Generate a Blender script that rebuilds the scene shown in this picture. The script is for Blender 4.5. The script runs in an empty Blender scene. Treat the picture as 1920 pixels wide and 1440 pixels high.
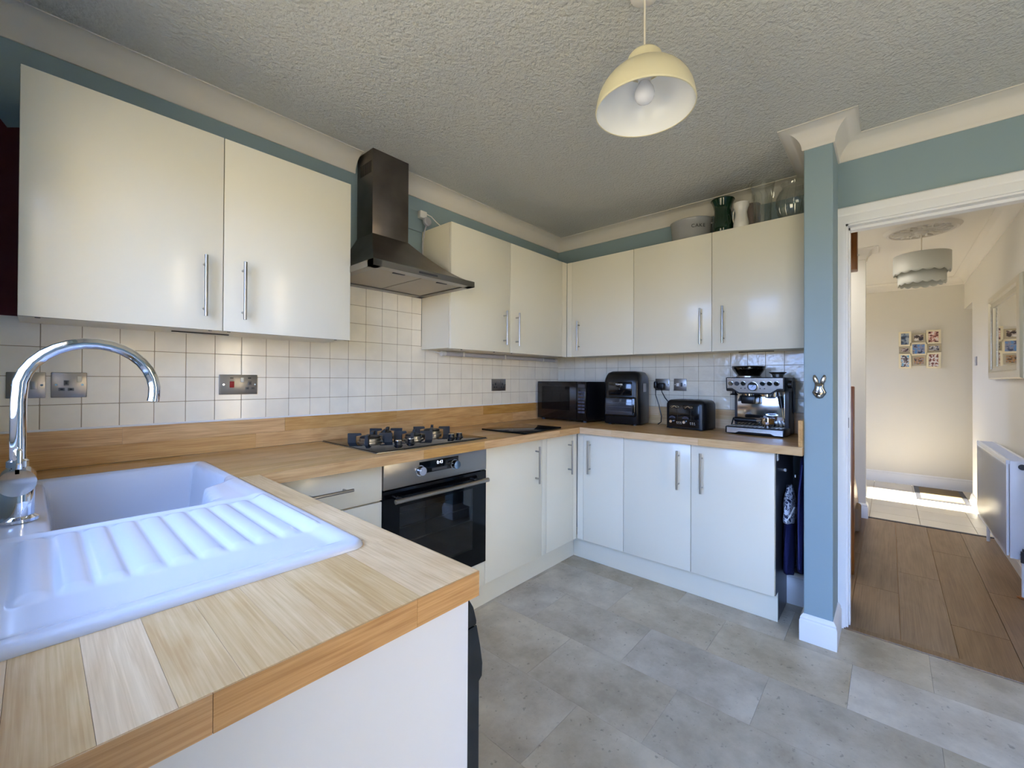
import bpy, bmesh, math, random
from mathutils import Vector, Matrix
random.seed(7)
SC = bpy.context.scene
COL = SC.collection
PI = math.pi

# ------------------------------------------------------------------ camera
def setup_camera():
    yaw, pitch, roll, f, ppy = map(float, (41.694, .363, .2773, 793.61, -12.83))
    y, p, r = math.radians(yaw), math.radians(pitch), math.radians(roll)
    F = Vector((math.cos(y)*math.cos(p), math.sin(y)*math.cos(p), math.sin(p)))
    R0 = Vector((math.sin(y), -math.cos(y), 0)); U0 = R0.cross(F)
    R = R0*math.cos(r)+U0*math.sin(r); U = U0*math.cos(r)-R0*math.sin(r)
    cd = bpy.data.cameras.new('camera'); co = bpy.data.objects.new('camera', cd); COL.objects.link(co)
    m = Matrix((R, U, -F)).transposed().to_4x4(); m.translation = Vector((-2.9899, -2.1313, 1.2213))
    co.matrix_world = m
    cd.sensor_fit = 'HORIZONTAL'; cd.sensor_width = 36; cd.lens = f/1920*36
    cd.shift_y = ppy/1920; cd.clip_start = .02
    SC.camera = co
setup_camera()

# ------------------------------------------------------------------ light and exposure
SKY = (.31, .50, 1.0); GROUND = (1.0, .87, .60)
SKY_S, GROUND_S = 10.8, 3.4
def setup_world():
    w = bpy.data.worlds.new('outdoors'); SC.world = w; w.use_nodes = True
    nt = w.node_tree; nt.nodes.clear()
    out = nt.nodes.new('ShaderNodeOutputWorld'); bg = nt.nodes.new('ShaderNodeBackground')
    tc = nt.nodes.new('ShaderNodeTexCoord'); sp = nt.nodes.new('ShaderNodeSeparateXYZ')
    mr = nt.nodes.new('ShaderNodeMapRange'); mr.inputs[1].default_value = -.06; mr.inputs[2].default_value = .06
    mx = nt.nodes.new('ShaderNodeMix'); mx.data_type = 'RGBA'
    mx.inputs[6].default_value = tuple(c*GROUND_S for c in GROUND)+(1,)
    mx.inputs[7].default_value = tuple(c*SKY_S for c in SKY)+(1,)
    nt.links.new(tc.outputs['Generated'], sp.inputs[0]); nt.links.new(sp.outputs[2], mr.inputs[0])
    nt.links.new(mr.outputs[0], mx.inputs[0]); nt.links.new(mx.outputs[2], bg.inputs[0])
    nt.links.new(bg.outputs[0], out.inputs[0])
setup_world()
def portal(name, loc, rot, sx, sy):
    l = bpy.data.lights.new(name, 'AREA'); l.shape = 'RECTANGLE'; l.size = sx; l.size_y = sy
    l.cycles.is_portal = True
    o = bpy.data.objects.new(name, l); COL.objects.link(o); o.location = loc; o.rotation_euler = rot
portal('kitchen_window_daylight', (-3.16, -1.16, 1.545), (0, -PI/2, 0), .95, 1.08)
portal('back_door_daylight', (-3.16, -2.62, 1.12), (0, -PI/2, 0), 1.86, .84)
portal('rear_window_daylight', (-1.45, -3.60, 1.30), (PI/2, 0, 0), .42, 1.5)
portal('front_door_daylight', (3.1, -.17, 1.1), (-PI/2, 0, 0), 1.3, 2.0)
ll = bpy.data.lights.new('landing_daylight', 'AREA'); ll.shape = 'RECTANGLE'; ll.size = 1.4; ll.size_y = .6; ll.energy = 12; ll.color = (.95, .97, 1)
lo_ = bpy.data.objects.new('landing_daylight', ll); COL.objects.link(lo_); lo_.location = (1.05, -1.45, 2.9)
sl = bpy.data.lights.new('sun', 'SUN'); sl.energy = 40; sl.angle = .02; sl.color = (1, .95, .84)
so = bpy.data.objects.new('sun', sl); COL.objects.link(so)
so.rotation_euler = Vector((0, -1, -.75)).to_track_quat('-Z', 'Y').to_euler()
SC.view_settings.view_transform = 'Standard'; SC.view_settings.look = 'None'
SC.view_settings.gamma = 1; SC.view_settings.use_curve_mapping = False
SC.view_settings.exposure = 1.05
SC.cycles.max_bounces = 10; SC.cycles.diffuse_bounces = 6; SC.cycles.transparent_max_bounces = 12
SC.cycles.use_denoising = True

# ------------------------------------------------------------------ materials
def lin(c):
    if isinstance(c, str): c = tuple(int(c[i:i+2], 16) for i in (0, 2, 4))
    return tuple((v/255/12.92 if v/255 <= .04045 else ((v/255+.055)/1.055)**2.4) for v in c)+(1,)
class NT:
    def __init__(s, m): s.t = m.node_tree
    def n(s, k, **kw):
        o = s.t.nodes.new(k)
        for a, b in kw.items(): setattr(o, a, b)
        return o
    def l(s, a, b): s.t.links.new(a, b)
def mat(name, col, rough=.5, metal=0., spec=.5, coat=0., bump=None, var=None, rand=0., trans=0., emit=0., ior=1.45, bump2=None):
    m = bpy.data.materials.new(name); m.use_nodes = True
    N = NT(m); b = m.node_tree.nodes['Principled BSDF']
    c = lin(col)
    b.inputs['Base Color'].default_value = c; b.inputs['Roughness'].default_value = rough
    b.inputs['Metallic'].default_value = metal; b.inputs['Specular IOR Level'].default_value = spec
    b.inputs['Coat Weight'].default_value = coat; b.inputs['Coat Roughness'].default_value = .06
    b.inputs['Transmission Weight'].default_value = trans; b.inputs['IOR'].default_value = ior
    if emit: b.inputs['Emission Color'].default_value = c; b.inputs['Emission Strength'].default_value = emit
    g = N.n('ShaderNodeNewGeometry')
    src = None
    if var or rand:
        hs = N.n('ShaderNodeHueSaturation'); hs.inputs['Color'].default_value = c; val = None
        if var:
            nz = N.n('ShaderNodeTexNoise'); nz.inputs['Scale'].default_value = var[0]; nz.inputs['Detail'].default_value = 5
            N.l(g.outputs['Position'], nz.inputs['Vector'])
            mr = N.n('ShaderNodeMapRange'); mr.inputs[1].default_value = .3; mr.inputs[2].default_value = .7
            mr.inputs[3].default_value = 1-var[1]; mr.inputs[4].default_value = 1+var[1]
            N.l(nz.outputs[0], mr.inputs[0]); val = mr.outputs[0]
        if rand:
            oi = N.n('ShaderNodeObjectInfo'); m2 = N.n('ShaderNodeMapRange')
            m2.inputs[3].default_value = 1-rand; m2.inputs[4].default_value = 1+rand
            N.l(oi.outputs['Random'], m2.inputs[0])
            if val is None: val = m2.outputs[0]
            else:
                mu = N.n('ShaderNodeMath', operation='MULTIPLY'); N.l(val, mu.inputs[0]); N.l(m2.outputs[0], mu.inputs[1]); val = mu.outputs[0]
        N.l(val, hs.inputs['Value']); N.l(hs.outputs[0], b.inputs['Base Color'])
    if bump:
        nz = N.n('ShaderNodeTexNoise'); nz.inputs['Scale'].default_value = bump[0]; nz.inputs['Detail'].default_value = bump[3] if len(bump) > 3 else 3
        N.l(g.outputs['Position'], nz.inputs['Vector'])
        bp = N.n('ShaderNodeBump'); bp.inputs['Strength'].default_value = bump[1]; bp.inputs['Distance'].default_value = bump[2]
        N.l(nz.outputs[0], bp.inputs['Height']); N.l(bp.outputs[0], b.inputs['Normal'])
    return m
def glass_mat(name, tint=(1, 1, 1), gloss=.12, rough=.02):
    """thin window glass: mostly clear with a fresnel reflection"""
    m = bpy.data.materials.new(name); m.use_nodes = True; N = NT(m); m.node_tree.nodes.clear()
    out = N.n('ShaderNodeOutputMaterial'); t = N.n('ShaderNodeBsdfTransparent'); t.inputs[0].default_value = tuple(tint)+(1,)
    g = N.n('ShaderNodeBsdfGlossy'); g.inputs['Roughness'].default_value = rough
    lw = N.n('ShaderNodeLayerWeight'); lw.inputs[0].default_value = .5
    fr = N.n('ShaderNodeMath', operation='POWER'); fr.inputs[1].default_value = 3.; N.l(lw.outputs['Facing'], fr.inputs[0])
    ad = N.n('ShaderNodeMath', operation='MULTIPLY_ADD'); ad.use_clamp = True; ad.inputs[1].default_value = .6; ad.inputs[2].default_value = gloss
    mx = N.n('ShaderNodeMixShader')
    N.l(fr.outputs[0], ad.inputs[0]); N.l(ad.outputs[0], mx.inputs[0]); N.l(t.outputs[0], mx.inputs[1]); N.l(g.outputs[0], mx.inputs[2]); N.l(mx.outputs[0], out.inputs[0])
    return m
def wood_mat(name, light, dark, axis='x', rough=.38, scale=1., rnd=.16, gap=None):
    """oak: stretched grain along an axis, each piece shifted and toned by its own random value"""
    m = bpy.data.materials.new(name); m.use_nodes = True; N = NT(m); b = m.node_tree.nodes['Principled BSDF']
    g = N.n('ShaderNodeNewGeometry'); oi = N.n('ShaderNodeObjectInfo')
    ml = N.n('ShaderNodeMath', operation='MULTIPLY'); ml.inputs[1].default_value = 37.; N.l(oi.outputs['Random'], ml.inputs[0])
    ad = N.n('ShaderNodeVectorMath', operation='ADD'); N.l(g.outputs['Position'], ad.inputs[0]); N.l(ml.outputs[0], ad.inputs[1])
    mp = N.n('ShaderNodeMapping')
    s = {'x': (7, 300, 300), 'y': (300, 7, 300), 'z': (300, 300, 7)}[axis]
    mp.inputs['Scale'].default_value = tuple(v*scale for v in s); N.l(ad.outputs[0], mp.inputs[0])
    n1 = N.n('ShaderNodeTexNoise'); n1.inputs['Scale'].default_value = 1; n1.inputs['Detail'].default_value = 6; n1.inputs['Distortion'].default_value = .6
    N.l(mp.outputs[0], n1.inputs[0])
    mp2 = N.n('ShaderNodeMapping'); mp2.inputs['Scale'].default_value = tuple((v/24 if v > 10 else v/2.6)*scale for v in s); N.l(ad.outputs[0], mp2.inputs[0])
    n2 = N.n('ShaderNodeTexNoise'); n2.inputs['Scale'].default_value = 1; n2.inputs['Detail'].default_value = 3; n2.inputs['Distortion'].default_value = 2.5
    N.l(mp2.outputs[0], n2.inputs[0])
    mm = N.n('ShaderNodeMath', operation='MULTIPLY_ADD'); mm.inputs[1].default_value = .45; N.l(n2.outputs[0], mm.inputs[0])
    m3 = N.n('ShaderNodeMath', operation='MULTIPLY'); m3.inputs[1].default_value = .58; N.l(n1.outputs[0], m3.inputs[0]); N.l(m3.outputs[0], mm.inputs[2])
    cr = N.n('ShaderNodeValToRGB'); cr.color_ramp.elements[0].position = .36; cr.color_ramp.elements[1].position = .66
    cr.color_ramp.elements[0].color = lin(dark); cr.color_ramp.elements[1].color = lin(light); N.l(mm.outputs[0], cr.inputs[0])
    hs = N.n('ShaderNodeHueSaturation'); mr = N.n('ShaderNodeMapRange'); mr.inputs[3].default_value = 1-rnd; mr.inputs[4].default_value = 1+rnd
    N.l(oi.outputs['Random'], mr.inputs[0]); N.l(mr.outputs[0], hs.inputs['Value'])
    ms = N.n('ShaderNodeMapRange'); ms.inputs[3].default_value = 1.2; ms.inputs[4].default_value = .98; N.l(oi.outputs['Random'], ms.inputs[0]); N.l(ms.outputs[0], hs.inputs['Saturation'])
    N.l(cr.outputs[0], hs.inputs['Color']); N.l(hs.outputs[0], b.inputs['Base Color'])
    b.inputs['Roughness'].default_value = rough
    bp = N.n('ShaderNodeBump'); bp.inputs['Strength'].default_value = .12; bp.inputs['Distance'].default_value = .002
    N.l(n1.outputs[0], bp.inputs['Height']); N.l(bp.outputs[0], b.inputs['Normal'])
    return m
def stone_mat(name, a, b_, rough=.42):
    m = bpy.data.materials.new(name); m.use_nodes = True; N = NT(m); b = m.node_tree.nodes['Principled BSDF']
    g = N.n('ShaderNodeNewGeometry'); oi = N.n('ShaderNodeObjectInfo')
    ml = N.n('ShaderNodeMath', operation='MULTIPLY'); ml.inputs[1].default_value = 23.; N.l(oi.outputs['Random'], ml.inputs[0])
    ad = N.n('ShaderNodeVectorMath', operation='ADD'); N.l(g.outputs['Position'], ad.inputs[0]); N.l(ml.outputs[0], ad.inputs[1])
    n1 = N.n('ShaderNodeTexNoise'); n1.inputs['Scale'].default_value = 4.5; n1.inputs['Detail'].default_value = 9; n1.inputs['Roughness'].default_value = .65; N.l(ad.outputs[0], n1.inputs[0])
    cr = N.n('ShaderNodeValToRGB'); cr.color_ramp.elements[0].position = .34; cr.color_ramp.elements[1].position = .66
    cr.color_ramp.elements[0].color = lin(a); cr.color_ramp.elements[1].color = lin(b_); N.l(n1.outputs[0], cr.inputs[0])
    n2 = N.n('ShaderNodeTexNoise'); n2.inputs['Scale'].default_value = 55; n2.inputs['Detail'].default_value = 4; N.l(ad.outputs[0], n2.inputs[0])
    sp = N.n('ShaderNodeMapRange'); sp.inputs[1].default_value = .27; sp.inputs[2].default_value = .36; sp.inputs[3].default_value = .62; N.l(n2.outputs[0], sp.inputs[0])
    hs = N.n('ShaderNodeHueSaturation'); mr = N.n('ShaderNodeMapRange'); mr.inputs[3].default_value = .86; mr.inputs[4].default_value = 1.1
    N.l(oi.outputs['Random'], mr.inputs[0])
    mu = N.n('ShaderNodeMath', operation='MULTIPLY'); N.l(mr.outputs[0], mu.inputs[0]); N.l(sp.outputs[0], mu.inputs[1]); N.l(mu.outputs[0], hs.inputs['Value'])
    sa = N.n('ShaderNodeMath', operation='MULTIPLY'); sa.inputs[1].default_value = 7.3; fr = N.n('ShaderNodeMath', operation='FRACT'); N.l(oi.outputs['Random'], sa.inputs[0]); N.l(sa.outputs[0], fr.inputs[0])
    mr2 = N.n('ShaderNodeMapRange'); mr2.inputs[3].default_value = .82; mr2.inputs[4].default_value = 1.2; N.l(fr.outputs[0], mr2.inputs[0]); N.l(mr2.outputs[0], hs.inputs['Saturation'])
    N.l(cr.outputs[0], hs.inputs['Color']); N.l(hs.outputs[0], b.inputs['Base Color']); b.inputs['Roughness'].default_value = rough
    bp = N.n('ShaderNodeBump'); bp.inputs['Strength'].default_value = .08; bp.inputs['Distance'].default_value = .003; N.l(n2.outputs[0], bp.inputs['Height']); N.l(bp.outputs[0], b.inputs['Normal'])
    return m
def blotch_mat(name, cols, scale=40):
    m = bpy.data.materials.new(name); m.use_nodes = True; N = NT(m); b = m.node_tree.nodes['Principled BSDF']
    g = N.n('ShaderNodeNewGeometry'); n1 = N.n('ShaderNodeTexNoise'); n1.inputs['Scale'].default_value = scale; n1.inputs['Detail'].default_value = 4
    N.l(g.outputs['Position'], n1.inputs[0]); cr = N.n('ShaderNodeValToRGB'); r = cr.color_ramp; r.interpolation = 'CONSTANT'
    r.elements[0].color = lin(cols[0]); r.elements[0].position = 0; r.elements[1].color = lin(cols[1]); r.elements[1].position = .42
    for i, c in enumerate(cols[2:]):
        e = r.elements.new(.42+.5*(i+1)/(len(cols)+1)*.7); e.color = lin(c)
    N.l(n1.outputs[0], cr.inputs[0]); N.l(cr.outputs[0], b.inputs['Base Color']); b.inputs['Roughness'].default_value = .3
    return m

M = dict(
    blue=mat('blue_grey_wall_paint', (140, 160, 166), .62, bump=(60, .12, .004)),
    ceil=mat('textured_ceiling_paint', (200, 199, 193), .55, bump=(78, .8, .013, 3)),
    coving=mat('off_white_coving', (222, 216, 206), .6),
    white=mat('white_gloss_paint', (232, 231, 230), .3),
    red=mat('old_dark_red_paint', (96, 20, 34), .55, bump=(50, .1, .004)),
    grout=mat('beige_grout', (176, 160, 134), .85),
    tile=mat('cream_glazed_tile', (240, 232, 214), .22, bump=(16, .2, .008, 2), var=(9, .05), rand=.03, coat=.3),
    door=mat('cream_gloss_door', (231, 225, 206), .24, spec=.5, coat=.15),
    carcass=mat('cream_carcass', (226, 218, 196), .35),
    dark_panel=mat('dark_graphite_panel', (62, 62, 70), .3),
    gap=mat('shadow_gap_board', (96, 84, 66), .7),
    steel=mat('brushed_steel', (176, 172, 166), .28, 1, bump=(300, .04, .001)),
    bright_steel=mat('bright_brushed_steel', (222, 217, 210), .24, 1, bump=(300, .04, .001)),
    chrome=mat('polished_chrome', (225, 225, 228), .05, 1),
    hood=mat('dull_dark_steel', (118, 110, 104), .34, 1, var=(7, .18)),
    filter=mat('filter_mesh_metal', (176, 168, 154), .5, .7, bump=(700, .3, .002)),
    black_glass=mat('black_glass', (7, 7, 9), .07, spec=.3),
    black=mat('black_plastic', (14, 14, 17), .3),
    black_gloss=mat('black_gloss_plastic', (10, 10, 13), .12, coat=.4),
    black_matt=mat('matt_black_iron', (11, 11, 12), .5),
    dark_grey=mat('dark_grey_plastic', (58, 58, 62), .4),
    brushed_oven=mat('oven_brushed_steel', (150, 146, 142), .33, 1, bump=(260, .05, .001)),
    sink=mat('white_composite_sink', (200, 201, 208), .22, coat=.2),
    oak_x=wood_mat('oak_block_along_x', (214, 176, 126), (178, 136, 88), 'x', rnd=.10),
    oak_y=wood_mat('oak_block_along_y', (220, 190, 150), (192, 156, 114), 'y', rnd=.10),
    oak_cy=wood_mat('oak_block_corner_run', (214, 176, 126), (178, 136, 88), 'y', rnd=.10),
    oak_edge=wood_mat('oak_end_edging', (190, 153, 110), (154, 114, 72), 'x', rnd=.06),
    oak_core=mat('oak_core', (172, 132, 86), .6),
    lam=wood_mat('walnut_laminate', (142, 116, 90), (112, 88, 64), 'x', .4, .5, .10),
    brown=wood_mat('stained_stair_wood', (150, 92, 48), (104, 58, 28), 'z', .35),
    floor=stone_mat('grey_stone_vinyl', (164, 151, 130), (203, 192, 172)),
    joint=mat('vinyl_joint', (146, 138, 124), .6),
    hall_tile=mat('cream_hall_tile', (222, 212, 192), .3, rand=.02, var=(6, .04)),
    hall_wall=mat('pale_hall_paint', (224, 219, 208), .65),
    hall_ceil=mat('hall_ceiling_paint', (230, 224, 214), .65),
    mat_=mat('brown_doormat', (136, 116, 84), .95, bump=(400, .6, .004)),
    shade=mat('cream_lampshade', (220, 211, 178), .35),
    shade_in=mat('white_enamel', (238, 238, 236), .25),
    bulb=mat('opal_bulb', (235, 235, 238), .25),
    cord=mat('cream_flex', (232, 222, 205), .5),
    silver_fabric=mat('silver_satin_fabric', (212, 212, 204), .38, .15, bump=(500, .3, .002)),
    mirror=mat('mirror_silvering', (232, 232, 228), .02, 1),
    silver_frame=mat('silver_leaf_frame', (206, 198, 178), .3, .6),
    cream_frame=mat('cream_photo_frame', (240, 228, 196), .5),
    stone_frame=mat('taupe_photo_frame', (184, 172, 146), .5),
    rad=mat('white_radiator_enamel', (226, 226, 230), .3),
    navy=mat('navy_cotton', (24, 26, 74), .85, bump=(160, .5, .006)),
    pattern=blotch_mat('printed_cotton', [(40, 44, 70), (210, 212, 222), (228, 230, 236), (70, 74, 104)], 55),
    grey_tin=mat('grey_enamel', (150, 150, 150), .22, coat=.3),
    green_glass=mat('dark_green_glass', (8, 40, 22), .1, coat=.5),
    white_china=mat('white_china', (226, 222, 214), .2, coat=.3),
    mauve=mat('mauve_ceramic', (132, 118, 112), .35),
    glass=glass_mat('clear_glass', (.96, .97, .96), .10),
    window_glass=glass_mat('window_glass', (.97, .98, .98), .04),
    oven_glass=glass_mat('smoked_oven_glass', (.5, .5, .52), .05),
    cavity=mat('oven_cavity_enamel', (46, 48, 50), .4),
    socket_metal=mat('brushed_socket_plate', (150, 144, 138), .32, .9, bump=(120, .15, .002)),
    socket_insert=mat('grey_socket_insert', (92, 90, 90), .5),
    rocker=mat('cream_rocker', (222, 216, 196), .3),
    red_rocker=mat('red_rocker', (150, 22, 28), .3),
    white_plastic=mat('white_plastic', (226, 224, 220), .35),
    grey_plastic=mat('pale_grey_plastic', (170, 170, 176), .3),
    tube=mat('frosted_tube_light', (188, 186, 194), .3),
    display=mat('lit_display', (225, 232, 250), .4, emit=.7),
    print_white=mat('white_print', (236, 236, 236), .5),
    print_dark=mat('dark_print', (40, 40, 44), .5),
    print_grey=mat('grey_print', (70, 72, 86), .45),
    gauge=mat('gauge_face', (190, 205, 235), .25),
    hopper=glass_mat('smoked_hopper', (.30, .27, .25), .14),
    carpet=mat('beige_stair_carpet', (150, 124, 96), .95, bump=(300, .6, .005)),
    brass=mat('brass', (190, 160, 90), .3, 1),
    pewter=mat('polished_pewter', (150, 146, 142), .18, 1),
    speaker=mat('pale_lilac_plastic', (196, 194, 208), .45),
)
M['tile_wall_b'] = mat('cream_glazed_tile_rippled', (230, 220, 198), .14, bump=(22, .45, .010, 2), var=(9, .05), rand=.03, coat=.4)

# ------------------------------------------------------------------ geometry helpers
def bx(bm, x0, x1, y0, y1, z0, z1, bev=0., seg=2):
    m = Matrix.Translation(((x0+x1)/2, (y0+y1)/2, (z0+z1)/2)) @ Matrix.Diagonal((abs(x1-x0), abs(y1-y0), abs(z1-z0), 1))
    r = bmesh.ops.create_cube(bm, size=1, matrix=m)
    if bev:
        es = list({e for v in r['verts'] for e in v.link_edges})
        bmesh.ops.bevel(bm, geom=es, offset=bev, segments=seg, affect='EDGES', profile=.5)
    return bm
def cyl(bm, p0, p1, r0, r1=None, seg=24):
    p0, p1 = Vector(p0), Vector(p1); d = p1-p0
    m = Matrix.Translation((p0+p1)/2) @ d.to_track_quat('Z', 'Y').to_matrix().to_4x4()
    bmesh.ops.create_cone(bm, cap_ends=True, segments=seg, radius1=r0, radius2=r0 if r1 is None else r1, depth=d.length, matrix=m)
    return bm
def tube(bm, pts, r, seg=12):
    pts = [Vector(p) for p in pts]; n = len(pts); up = None; rings = []
    for i in range(n):
        t = (pts[min(i+1, n-1)]-pts[max(i-1, 0)]).normalized()
        if up is None:
            up = t.orthogonal().normalized()
        up = (up-t*up.dot(t)).normalized(); b = t.cross(up)
        rr = r[i] if isinstance(r, (list, tuple)) else r
        rings.append([bm.verts.new(pts[i]+(up*math.cos(a)+b*math.sin(a))*rr) for a in (2*PI*k/seg for k in range(seg))])
    for i in range(n-1):
        for k in range(seg):
            bm.faces.new((rings[i][k], rings[i][(k+1) % seg], rings[i+1][(k+1) % seg], rings[i+1][k]))
    bm.faces.new(rings[0][::-1]); bm.faces.new(rings[-1])
    return bm
def lathe(bm, prof, seg=40, c=(0, 0, 0), sx=1., sy=1., close=False):
    rings = []
    for r, z in prof:
        if r < 1e-6: rings.append([bm.verts.new((c[0], c[1], c[2]+z))])
        else: rings.append([bm.verts.new((c[0]+r*sx*math.cos(2*PI*k/seg), c[1]+r*sy*math.sin(2*PI*k/seg), c[2]+z)) for k in range(seg)])
    for a, b in zip(rings, rings[1:]+([rings[0]] if close else [])):
        for k in range(seg):
            k2 = (k+1) % seg
            if len(a) == 1 and len(b) == 1: continue
            if len(a) == 1: bm.faces.new((a[0], b[k2], b[k]))
            elif len(b) == 1: bm.faces.new((a[k], a[k2], b[0]))
            else: bm.faces.new((a[k], a[k2], b[k2], b[k]))
    return bm
def prism(bm, poly, fn, a0, a1):
    """poly: list of 2d points, fn(u, v, a) -> xyz"""
    A = [bm.verts.new(fn(u, v, a0)) for u, v in poly]; B = [bm.verts.new(fn(u, v, a1)) for u, v in poly]
    n = len(poly)
    bm.faces.new(A[::-1]); bm.faces.new(B)
    for i in range(n): bm.faces.new((A[i], A[(i+1) % n], B[(i+1) % n], B[i]))
    return bm
def sweep(bm, path, prof, side=1):
    """sweep a closed (offset, height) profile along a 2d path with mitred corners"""
    P = [Vector(p) for p in path]; n = len(P); rings = []
    def nrm(a, b):
        d = (b-a).normalized(); return Vector((-d.y, d.x))*side
    for i in range(n):
        if i == 0: m = nrm(P[0], P[1])
        elif i == n-1: m = nrm(P[-2], P[-1])
        else:
            a, b = nrm(P[i-1], P[i]), nrm(P[i], P[i+1]); m = (a+b)/(1+a.dot(b))
        rings.append([bm.verts.new((P[i].x+m.x*d, P[i].y+m.y*d, h)) for d, h in prof])
    k = len(prof)
    for a, b in zip(rings, rings[1:]):
        for j in range(k): bm.faces.new((a[j], a[(j+1) % k], b[(j+1) % k], b[j]))
    bm.faces.new(rings[0]); bm.faces.new(rings[-1][::-1])
    return bm
def NB(): return bmesh.new()
def _mesh(name, bm):
    bmesh.ops.recalc_face_normals(bm, faces=bm.faces[:])
    me = bpy.data.meshes.new(name); bm.to_mesh(me); bm.free(); return me
def smooth(o, ang=35):
    me = o.data
    for p in me.polygons: p.use_smooth = True
    me.set_sharp_from_angle(angle=math.radians(ang))
WORLD = {}
def adopt(o, parent):
    if parent is None: return
    o.parent = parent
    if parent in WORLD: o.matrix_parent_inverse = Matrix.Translation(-Vector(WORLD[parent]))
def obj(name, bm, m, parent=None, sm=True, ang=35):
    me = _mesh(name, bm); o = bpy.data.objects.new(name, me); COL.objects.link(o)
    me.materials.append(M[m] if isinstance(m, str) else m)
    if sm: smooth(o, ang)
    adopt(o, parent); return o
def tag(o, label=None, cat=None, group=None, kind=None):
    if label: o['label'] = label
    if cat: o['category'] = cat
    if group: o['group'] = group
    if kind: o['kind'] = kind
    return o
def thing(name, label, cat, loc, rotz=None, group=None):
    """Empty at the thing's base. rotz None: the parts are modelled in room coordinates."""
    o = bpy.data.objects.new(name, None); COL.objects.link(o); o.empty_display_size = .05
    o.location = loc
    if rotz is None: WORLD[o] = tuple(loc)
    else: o.rotation_euler = (0, 0, math.radians(rotz))
    return tag(o, label, cat, group)
def struct(name, bm, m, parent=None, sm=False):
    o = obj(name, bm, m, parent, sm)
    if parent is None: o['kind'] = 'structure'
    return o
_b = NB(); bx(_b, -.5, .5, -.5, .5, -.5, .5); UNIT = _mesh('piece', _b)
_b = NB(); bx(_b, -.5, .5, -.5, .5, -.5, .5, .022, 2); UNIT_T = _mesh('tile_piece', _b)
UNITS = {}
def piece(name, x0, x1, y0, y1, z0, z1, m, parent, base=None):
    key = (m, base is None)
    if key not in UNITS:
        me = (base or UNIT).copy(); me.name = name; me.materials.append(M[m]); UNITS[key] = me
    o = bpy.data.objects.new(name, UNITS[key]); COL.objects.link(o)
    o.location = ((x0+x1)/2, (y0+y1)/2, (z0+z1)/2); o.scale = (abs(x1-x0), abs(y1-y0), abs(z1-z0))
    adopt(o, parent); return o
def text(name, s, size, m, mw, parent=None, extrude=.0004):
    """flat lettering turned into a mesh, mw: matrix placing it"""
    cu = bpy.data.curves.new(name, 'FONT'); cu.body = s; cu.size = size; cu.align_x = 'CENTER'; cu.align_y = 'CENTER'; cu.extrude = extrude
    tmp = bpy.data.objects.new(name, cu); COL.objects.link(tmp)
    dg = bpy.context.evaluated_depsgraph_get(); me = bpy.data.meshes.new_from_object(tmp.evaluated_get(dg))
    bpy.data.objects.remove(tmp); bpy.data.curves.remove(cu)
    me.transform(mw); me.materials.append(M[m])
    o = bpy.data.objects.new(name, me); COL.objects.link(o); adopt(o, parent); return o
def frame_y(x, y, z):   # lettering on a face that looks along -y
    return Matrix.Translation((x, y, z)) @ Matrix.Rotation(PI/2, 4, 'X')
def frame_x(x, y, z):   # lettering on a face that looks along -x
    return Matrix.Translation((x, y, z)) @ Matrix.Rotation(-PI/2, 4, 'Z') @ Matrix.Rotation(PI/2, 4, 'X')

# ------------------------------------------------------------------ key sizes (metres; corner of the two tiled walls = origin)
ZC, ZCOV = 2.405, 2.318          # ceiling, foot of the coving
XL, YR = -3.12, -3.55            # left (window) wall, rear wall
NF, N0, N1 = -.567, -1.829, -1.940   # pier: front face, its two sides
XD = -.31                        # wall with the doorway
ZW, TW = .911, .040              # worktop
DW, ZB, ZT = .280, 1.401, 2.120  # wall units
DB, ZP, ZDT = .554, .152, .868   # base units
WD, DP = .6095, .485
PX, PY = -2.509, -1.634          # sink run: front edge and end
HX1, HY0, HY1 = 3.9, -1.975, -2.76   # hall

# ------------------------------------------------------------------ structure
fl = struct('floor', bx(NB(), XL, -.32, YR, 0, -.1, -.006), 'joint')
bx_ = None
xs = [-.31-.3295*i for i in range(0, 9)]
off = {0: .253, 1: .003, 2: .253, 3: -.0, 4: .25, 5: 0, 6: .25, 7: 0}
gj = .0004
for i in range(8):
    x1, x0 = xs[i], max(xs[i+1], XL)
    if x0 >= x1: continue
    yb = -(off[i]); k = 0
    y = -off[i]+.5
    while y > YR:
        a, b = min(y, 0), max(y-.502, YR)
        if a-b > .02: piece('floor_tile', x0+gj, x1-gj, b+gj, a-gj, -.01, 0, 'floor', fl)
        y -= .502
# strip beyond the last row under the units beside the pier
y = -.253+.5-.25
while y > N0-.05:
    a, b = min(y, 0), max(y-.502, N0)
    if a-b > .02: piece('floor_tile', xs[0]+gj, -.001, b+gj, a-gj, -.01, 0, 'floor', fl)
    y -= .502
struct('floor_alcove', bx(NB(), -.32, 0, N0, 0, -.1, -.006), 'joint')

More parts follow.
